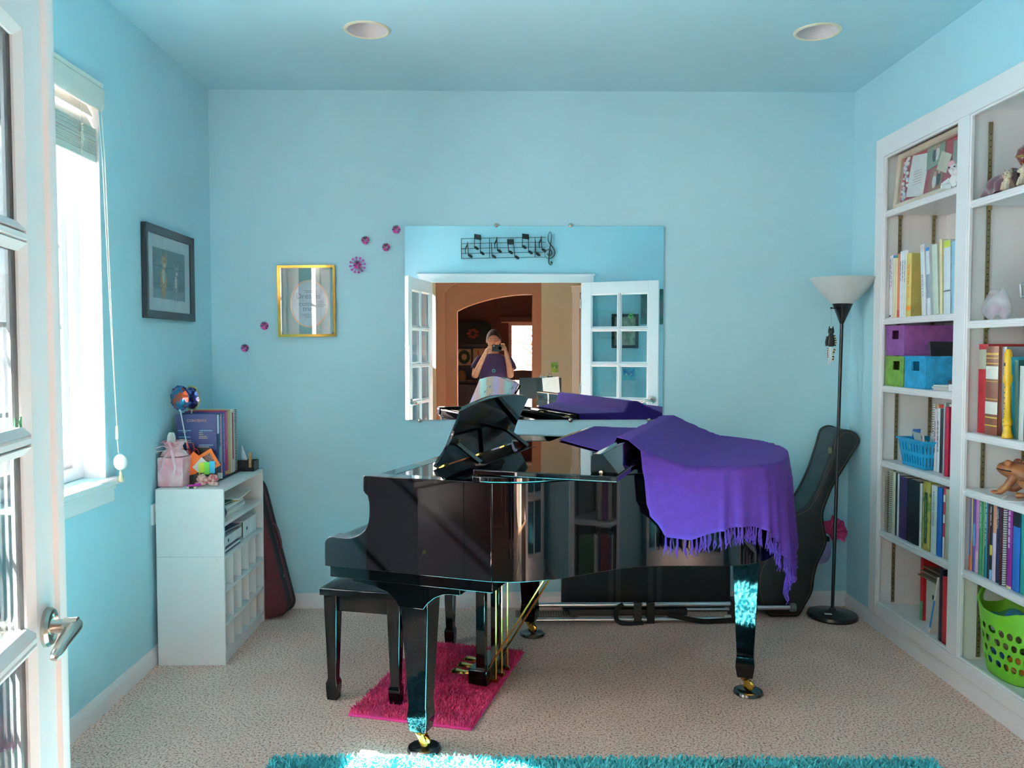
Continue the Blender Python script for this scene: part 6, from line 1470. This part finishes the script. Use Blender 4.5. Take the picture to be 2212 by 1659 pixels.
# music stand in the doorway, just under the picture
t = thing('music_stand', 'black folding music stand with papers clipped on, standing in the doorway', 'music stand', (.40, .33, 0), 0)
MB().cyl((0, 0, .10), (0, 0, .92), .009, n=10).obj('pole', BLKP, t)
for a_ in (90, 210, 330): MB().tube([(0, 0, .16), (.22 * math.cos(R(a_)), .22 * math.sin(R(a_)), .004)], .006, 6).obj('leg', BLKP, t)
MB().box(-.205, .225, -.003, .003, 0, .29, M=T(0, .02, .80) @ RX(-3)).obj('desk', BLKP, t, bevel=.002); MB().box(-.205, .225, -.05, 0, -.003, .003, M=T(0, .02, .80)).obj('ledge', BLKP, t)
tag(MB().box(-.085, .085, -.0015, .0015, 0, .27).obj('clipped_papers', PAPER, loc=(.535, .360, .825), rot=(-3, -5, 0), smooth=False), 'white printed sheets clipped to the music stand', 'papers')
for x, lb, m_ in ((.43, 'small silver bulldog clip on the music stand edge', NICK), (.51, 'large black spring clip on the music stand papers', BLKP)):
    t = thing('paper_clip', lb, 'clip', (x, .352, 1.088)); MB().prism([(-.008, -.02), (.012, -.02), (.005, .015), (-.001, .015)], -.03, .03, 'x').obj('jaw', m_, t); MB().tube([(-.02, 0, .01), (-.012, .0, .04), (.012, 0, .04), (.02, 0, .01)], .0022, 6).obj('wire_handle', m_, t)
# ------------------------------------------------------------------ the photographer
SKIN = mat('skin', 'c08a70', .55, var=.05, scale=25); SHIRT = mat('purple_tshirt', '2f1a44', .85, var=.08, scale=30); HAIR = mat('dark_hair', '18100d', .8, var=.2, scale=80); JEAN = mat('denim', '2a3550', .85)
pr = thing('person', 'person in purple T-shirt and glasses holding a camera to the face in the mirror', 'person', (-.07, -.30, 0))
def skin_mesh(name, verts, edges, m_, parent, sub=2):
    me = bpy.data.meshes.new(name); me.from_pydata([v[0] for v in verts], edges, []); me.materials.append(m_)
    o = bpy.data.objects.new(name, me); COL.objects.link(o); o.parent = parent
    sk = o.modifiers.new('skin', 'SKIN'); sk.use_smooth_shade = True
    for i, v in enumerate(verts):
        d = me.skin_vertices[0].data[i]; r = v[1]; d.radius = r if isinstance(r, tuple) else (r, r); d.use_root = i == 0
    sb = o.modifiers.new('sub', 'SUBSURF'); sb.levels = sub; sb.render_levels = sub
    return o
V = [((0, 0, .88), (.15, .10)), ((0, -.005, 1.02), (.125, .09)), ((0, -.01, 1.16), (.135, .095)), ((0, -.005, 1.27), (.12, .075)), ((0, .0, 1.325), (.052, .050)), ((0, .018, 1.385), (.046, .048)),
     # arms: shoulder, elbow, wrist (image side -x, then +x)
     ((-.135, -.01, 1.265), .052), ((-.185, .01, 1.19), .046), ((-.205, .06, 1.075), .038), ((-.155, .155, 1.195), .033), ((-.095, .222, 1.315), .023),
     ((.135, -.01, 1.265), .052), ((.178, .01, 1.19), .046), ((.185, .06, 1.075), .038), ((.165, .155, 1.215), .033), ((.135, .222, 1.345), .023),
     # legs
     ((-.085, 0, .82), .085), ((-.095, .01, .46), .056), ((-.10, -.01, .09), .036), ((-.11, .10, .035), .034), ((.085, 0, .82), .085), ((.095, .01, .46), .056), ((.10, -.01, .09), .036), ((.11, .10, .035), .034),
     # palms
     ((-.078, .232, 1.350), (.028, .017)), ((-.060, .240, 1.392), (.030, .015)), ((.128, .232, 1.375), (.028, .017)), ((.122, .240, 1.412), (.030, .015))]
E_ = [(0, 1), (1, 2), (2, 3), (3, 4), (4, 5), (3, 6), (6, 7), (7, 8), (8, 9), (9, 10), (3, 11), (11, 12), (12, 13), (13, 14), (14, 15), (0, 16), (16, 17), (17, 18), (18, 19), (0, 20), (20, 21), (21, 22), (22, 23), (10, 24), (24, 25), (15, 26), (26, 27)]
skin_mesh('body', V, E_, SKIN, pr)
# head with a face
h = MB(); hc = Vector((0, .025, 1.475)); HW, HD, HH = .072, .092, .112
def head(u, v):
    a = 2 * math.pi * u; t_ = math.pi * v; sx, sy, sz = math.sin(t_) * math.sin(a), math.sin(t_) * math.cos(a), math.cos(t_)
    x, y, z = HW * sx, HD * sy, HH * sz
    if z < 0: x *= 1 - .28 * (-z / HH) ** 1.6; y *= 1 - .12 * (-z / HH)
    fr_ = max(0, sy)
    def bump(x0, z0, wx, wz, hgt): return hgt * math.exp(-((x - x0) / wx) ** 2 - ((z - z0) / wz) ** 2) * fr_
    y += bump(0, -.018, .010, .016, .022) + bump(0, .005, .008, .03, .010) - bump(-.030, .008, .014, .010, .010) - bump(.030, .008, .014, .010, .010) + bump(0, .028, .05, .010, .004) + bump(0, -.056, .022, .006, .006) - bump(0, -.050, .024, .0025, .004) + bump(0, -.09, .022, .016, .010)
    return hc + Vector((x, y, z))
h.grid(head, 40, 32, closeu=True)
hd_ = h.obj('head', SKIN, pr, angle=180)
for s in (-1, 1):
    MB().ball((hc.x + s * .073, hc.y - .005, hc.z - .005), (.010, .020, .030), 12).obj('ear', SKIN, hd_)
    e = MB(); e.m(0).ball((hc.x + s * .030, hc.y + .078, hc.z + .008), (.011, .008, .0058), 12); e.m(1).ball((hc.x + s * .030, hc.y + .0835, hc.z + .008), .0048, 8); e.obj('eye', [mat('eye_white', 'd8d8d8', .3), mat('iris_blue', '2b3f5a', .2)], hd_)
m_ = MB(); m_.tube([(hc.x + .022 * q, hc.y + .083 - .006 * q * q, hc.z - .052) for q in (-1, -.5, 0, .5, 1)], [.001, .004, .005, .004, .001], 8); m_.obj('mouth', mat('lips', '9a5a52', .4), hd_)
def hairpt(u, v):
    a = 2 * math.pi * u; f_ = max(0, math.cos(a)); lim = (.60 if math.cos(a) > -.2 else .74) - .25 * f_ ** 1.2; t_ = math.pi * v * lim
    return hc + Vector(((HW + .010) * math.sin(t_) * math.sin(a), (HD + .010) * math.sin(t_) * math.cos(a) - .006, (HH + .010) * math.cos(t_)))
hr = MB(); hr.grid(hairpt, 40, 16, closeu=True)
hr.ball(hc + Vector((0, -.105, .03)), (.035, .03, .035), 12); hr.obj('hair', HAIR, pr, angle=180)
g = MB()
for s in (-1, 1):
    g.tube([(hc.x + s * .032 + .025 * math.copysign(abs(math.cos(a)) ** .7, math.cos(a)), hc.y + .096 - .004 * abs(math.cos(a)), hc.z + .004 + .013 * math.copysign(abs(math.sin(a)) ** .7, math.sin(a))) for a in (2*math.pi*k/16 for k in range(16))], .0018, 6, loop=True)
    g.tube([(hc.x + s * .055, hc.y + .092, hc.z + .01), (hc.x + s * .076, hc.y + .03, hc.z + .012), (hc.x + s * .076, hc.y - .01, hc.z + .005)], .0018, 6)
g.tube([(hc.x - .008, hc.y + .096, hc.z + .006), (hc.x + .008, hc.y + .096, hc.z + .006)], .0018, 6); g.obj('glasses', mat('glasses_red', '5a2a3a', .3), hd_)
# T-shirt with short sleeves, jeans
ts = MB()
def torso(P): return [[(c[0] + rx * math.cos(a), c[1] + ry * math.sin(a), c[2]) for a in (2*math.pi*k/28 for k in range(28))] for c, rx, ry in P]
ts.loft(torso([((0, 0, .86), .168, .122), ((0, -.003, 1.0), .148, .110), ((0, -.005, 1.12), .155, .118), ((0, -.006, 1.20), .162, .112), ((0, -.006, 1.265), .165, .088), ((0, -.002, 1.30), .125, .072), ((0, .003, 1.322), .075, .062), ((0, .008, 1.330), .062, .060)]), cap=False)
for s in (-1, 1): ts.tube([(s * .115, -.01, 1.275), (s * .155, -.005, 1.245), (s * .190, .012, 1.19), (s * .202, .022, 1.155)], [.058, .060, .054, .053], 16, cap=False)
ts.obj('tshirt', SHIRT, pr, angle=180, solid=.004)
jn = MB(); jn.loft(torso([((0, 0, .70), .16, .115), ((0, 0, .80), .172, .122), ((0, 0, .875), .166, .118)]))
for s in (-1, 1): jn.tube([(s * .085, 0, .80), (s * .09, .005, .60), (s * .095, .01, .46), (s * .10, -.005, .12)], [.088, .078, .066, .056], 16)
jn.obj('jeans', JEAN, pr, angle=180)
for s in (-1, 1): MB().ball((s * .108, .055, .04), (.045, .125, .042), 14).obj('shoe', BLKP, pr)
pd = MB(); pd.tube([(-.055, .03, 1.325), (-.045, .075, 1.28), (-.02, .118, 1.19), (0, .124, 1.165), (.02, .118, 1.19), (.045, .075, 1.28), (.055, .03, 1.325)], .0016, 5); pd.obj('necklace_cord', BLKP, pr)
pd = MB(); pd.lathe([(.010, 0), (.019, 0), (.020, .003), (.019, .006), (.010, .006), (.009, .003), (.010, 0)], 20, M=T(.002, .124, 1.146) @ RX(-90), cap=False); pd.obj('pendant', mat('turquoise_pendant', '4aa0a0', .3), pr)
# hands round the camera: palms at the wrists, four fingers and a thumb each
def hand(nm, wrist, palm, fingers, thumb):
    for f_ in fingers:
        skin_mesh('finger', [(p, r) for p, r in zip(f_, (.0095, .0088, .0080, .0072))], [(0, 1), (1, 2), (2, 3)], SKIN, pr)
    skin_mesh('thumb', [(p, r) for p, r in zip(thumb, (.0115, .0105, .0088))], [(0, 1), (1, 2)], SKIN, pr)
CXm = .0335   # camera body centre in the person's frame
hand('hand', (-.092, .225, 1.318), (-.060, .240, 1.370),
     [[(-.060 - .008 * k, .243, 1.392 - .014 * k + .006), (-.045 - .004 * k, .262, 1.410 - .017 * k), (-.030 - .003 * k, .274, 1.408 - .018 * k), (-.012 - .003 * k, .278, 1.402 - .018 * k)] for k in range(4)],
     [(-.050, .226, 1.352), (-.022, .222, 1.362), (.000, .222, 1.372)])
hand('hand', (.133, .225, 1.348), (.122, .240, 1.385),
     [[(.120 + .004 * k, .243, 1.418 - .016 * k), (.110 + .004 * k, .260, 1.436 - .019 * k), (.094 + .003 * k, .272, 1.436 - .020 * k), (.078 + .003 * k, .276, 1.430 - .020 * k)] for k in range(4)],
     [(.112, .226, 1.372), (.088, .222, 1.378), (.068, .222, 1.386)])
cm = thing('camera_held', 'compact black camera held to the photographer face in the mirror', 'camera', (-.035, -.05, 1.39))
MB().box(-.052, .052, -.014, .014, -.036, .036).obj('body', BLKP, cm, bevel=.006, seg=3)
MB().cyl((.035, .014, 0), (.035, .030, 0), .023, .022, n=28).obj('lens_barrel', BLKP, cm, bevel=.001); MB().cyl((.035, .0302, 0), (.035, .034, 0), .018, n=24).obj('lens_glass', mat('lens_glass_dark', '0a0d14', .03, coat=1), cm)
MB().box(-.038, -.022, .0142, .016, .018, .028).obj('flash_window', mat('flash_window', 'c8ccd0', .2), cm); MB().cyl((-.030, 0, .036), (-.030, 0, .042), .008, n=14).obj('shutter_button', NICK, cm)
# ------------------------------------------------------------------ light and camera
w = bpy.data.worlds.new('daylight'); SC.world = w; w.use_nodes = True
bg = w.node_tree.nodes['Background']; bg.inputs['Color'].default_value = (.93, .96, 1.0, 1); bg.inputs['Strength'].default_value = SKY
sun = bpy.data.lights.new('sun', 'SUN'); sun.energy = SUN; sun.angle = R(.6); sun.color = (1, .96, .93)
so = bpy.data.objects.new('sun', sun); COL.objects.link(so)
so.rotation_euler = Vector((1.13, -.295, -1.0)).to_track_quat('-Z', 'Y').to_euler()
so.location = (-6, 4, 6)
def portal(name, c, sx, sy, d):
    l = bpy.data.lights.new(name, 'AREA'); l.shape = 'RECTANGLE'; l.size = sx; l.size_y = sy; l.cycles.is_portal = True
    o = bpy.data.objects.new(name, l); COL.objects.link(o); o.location = c; o.rotation_euler = Vector(d).to_track_quat('-Z', 'Y').to_euler()
    return o
portal('window_portal', (-3.10, (HW4[0] + HW4[1]) / 2, (HW4[2] + HW4[3]) / 2), HW4[1] - HW4[0], HW4[3] - HW4[2], (1, 0, 0))
for i, W in enumerate((W1, W2)): portal('window_portal', (XL - .15, (W[0] + W[1]) / 2, (W[2] + W[3]) / 2), W[1] - W[0], W[3] - W[2], (1, 0, 0))
cam = bpy.data.cameras.new('camera'); co = bpy.data.objects.new('camera', cam); COL.objects.link(co)
cam.sensor_fit = 'HORIZONTAL'; cam.sensor_width = 36; cam.lens = 36 * 1790 / 2212; cam.clip_start = .003; cam.clip_end = 200
co.location = (0, 0, 1.39); co.rotation_euler = (R(90 - 2.479), 0, R(-.8314))
SC.camera = co
SC.view_settings.view_transform = 'Standard'; SC.view_settings.look = 'None'; SC.view_settings.gamma = 1; SC.view_settings.use_curve_mapping = False
SC.view_settings.exposure = EXPO
cy = SC.cycles
cy.max_bounces = 10; cy.diffuse_bounces = 6; cy.glossy_bounces = 6; cy.transmission_bounces = 6; cy.transparent_max_bounces = 12
cy.caustics_reflective = False; cy.caustics_refractive = False; cy.sample_clamp_indirect = 6; cy.use_denoising = True
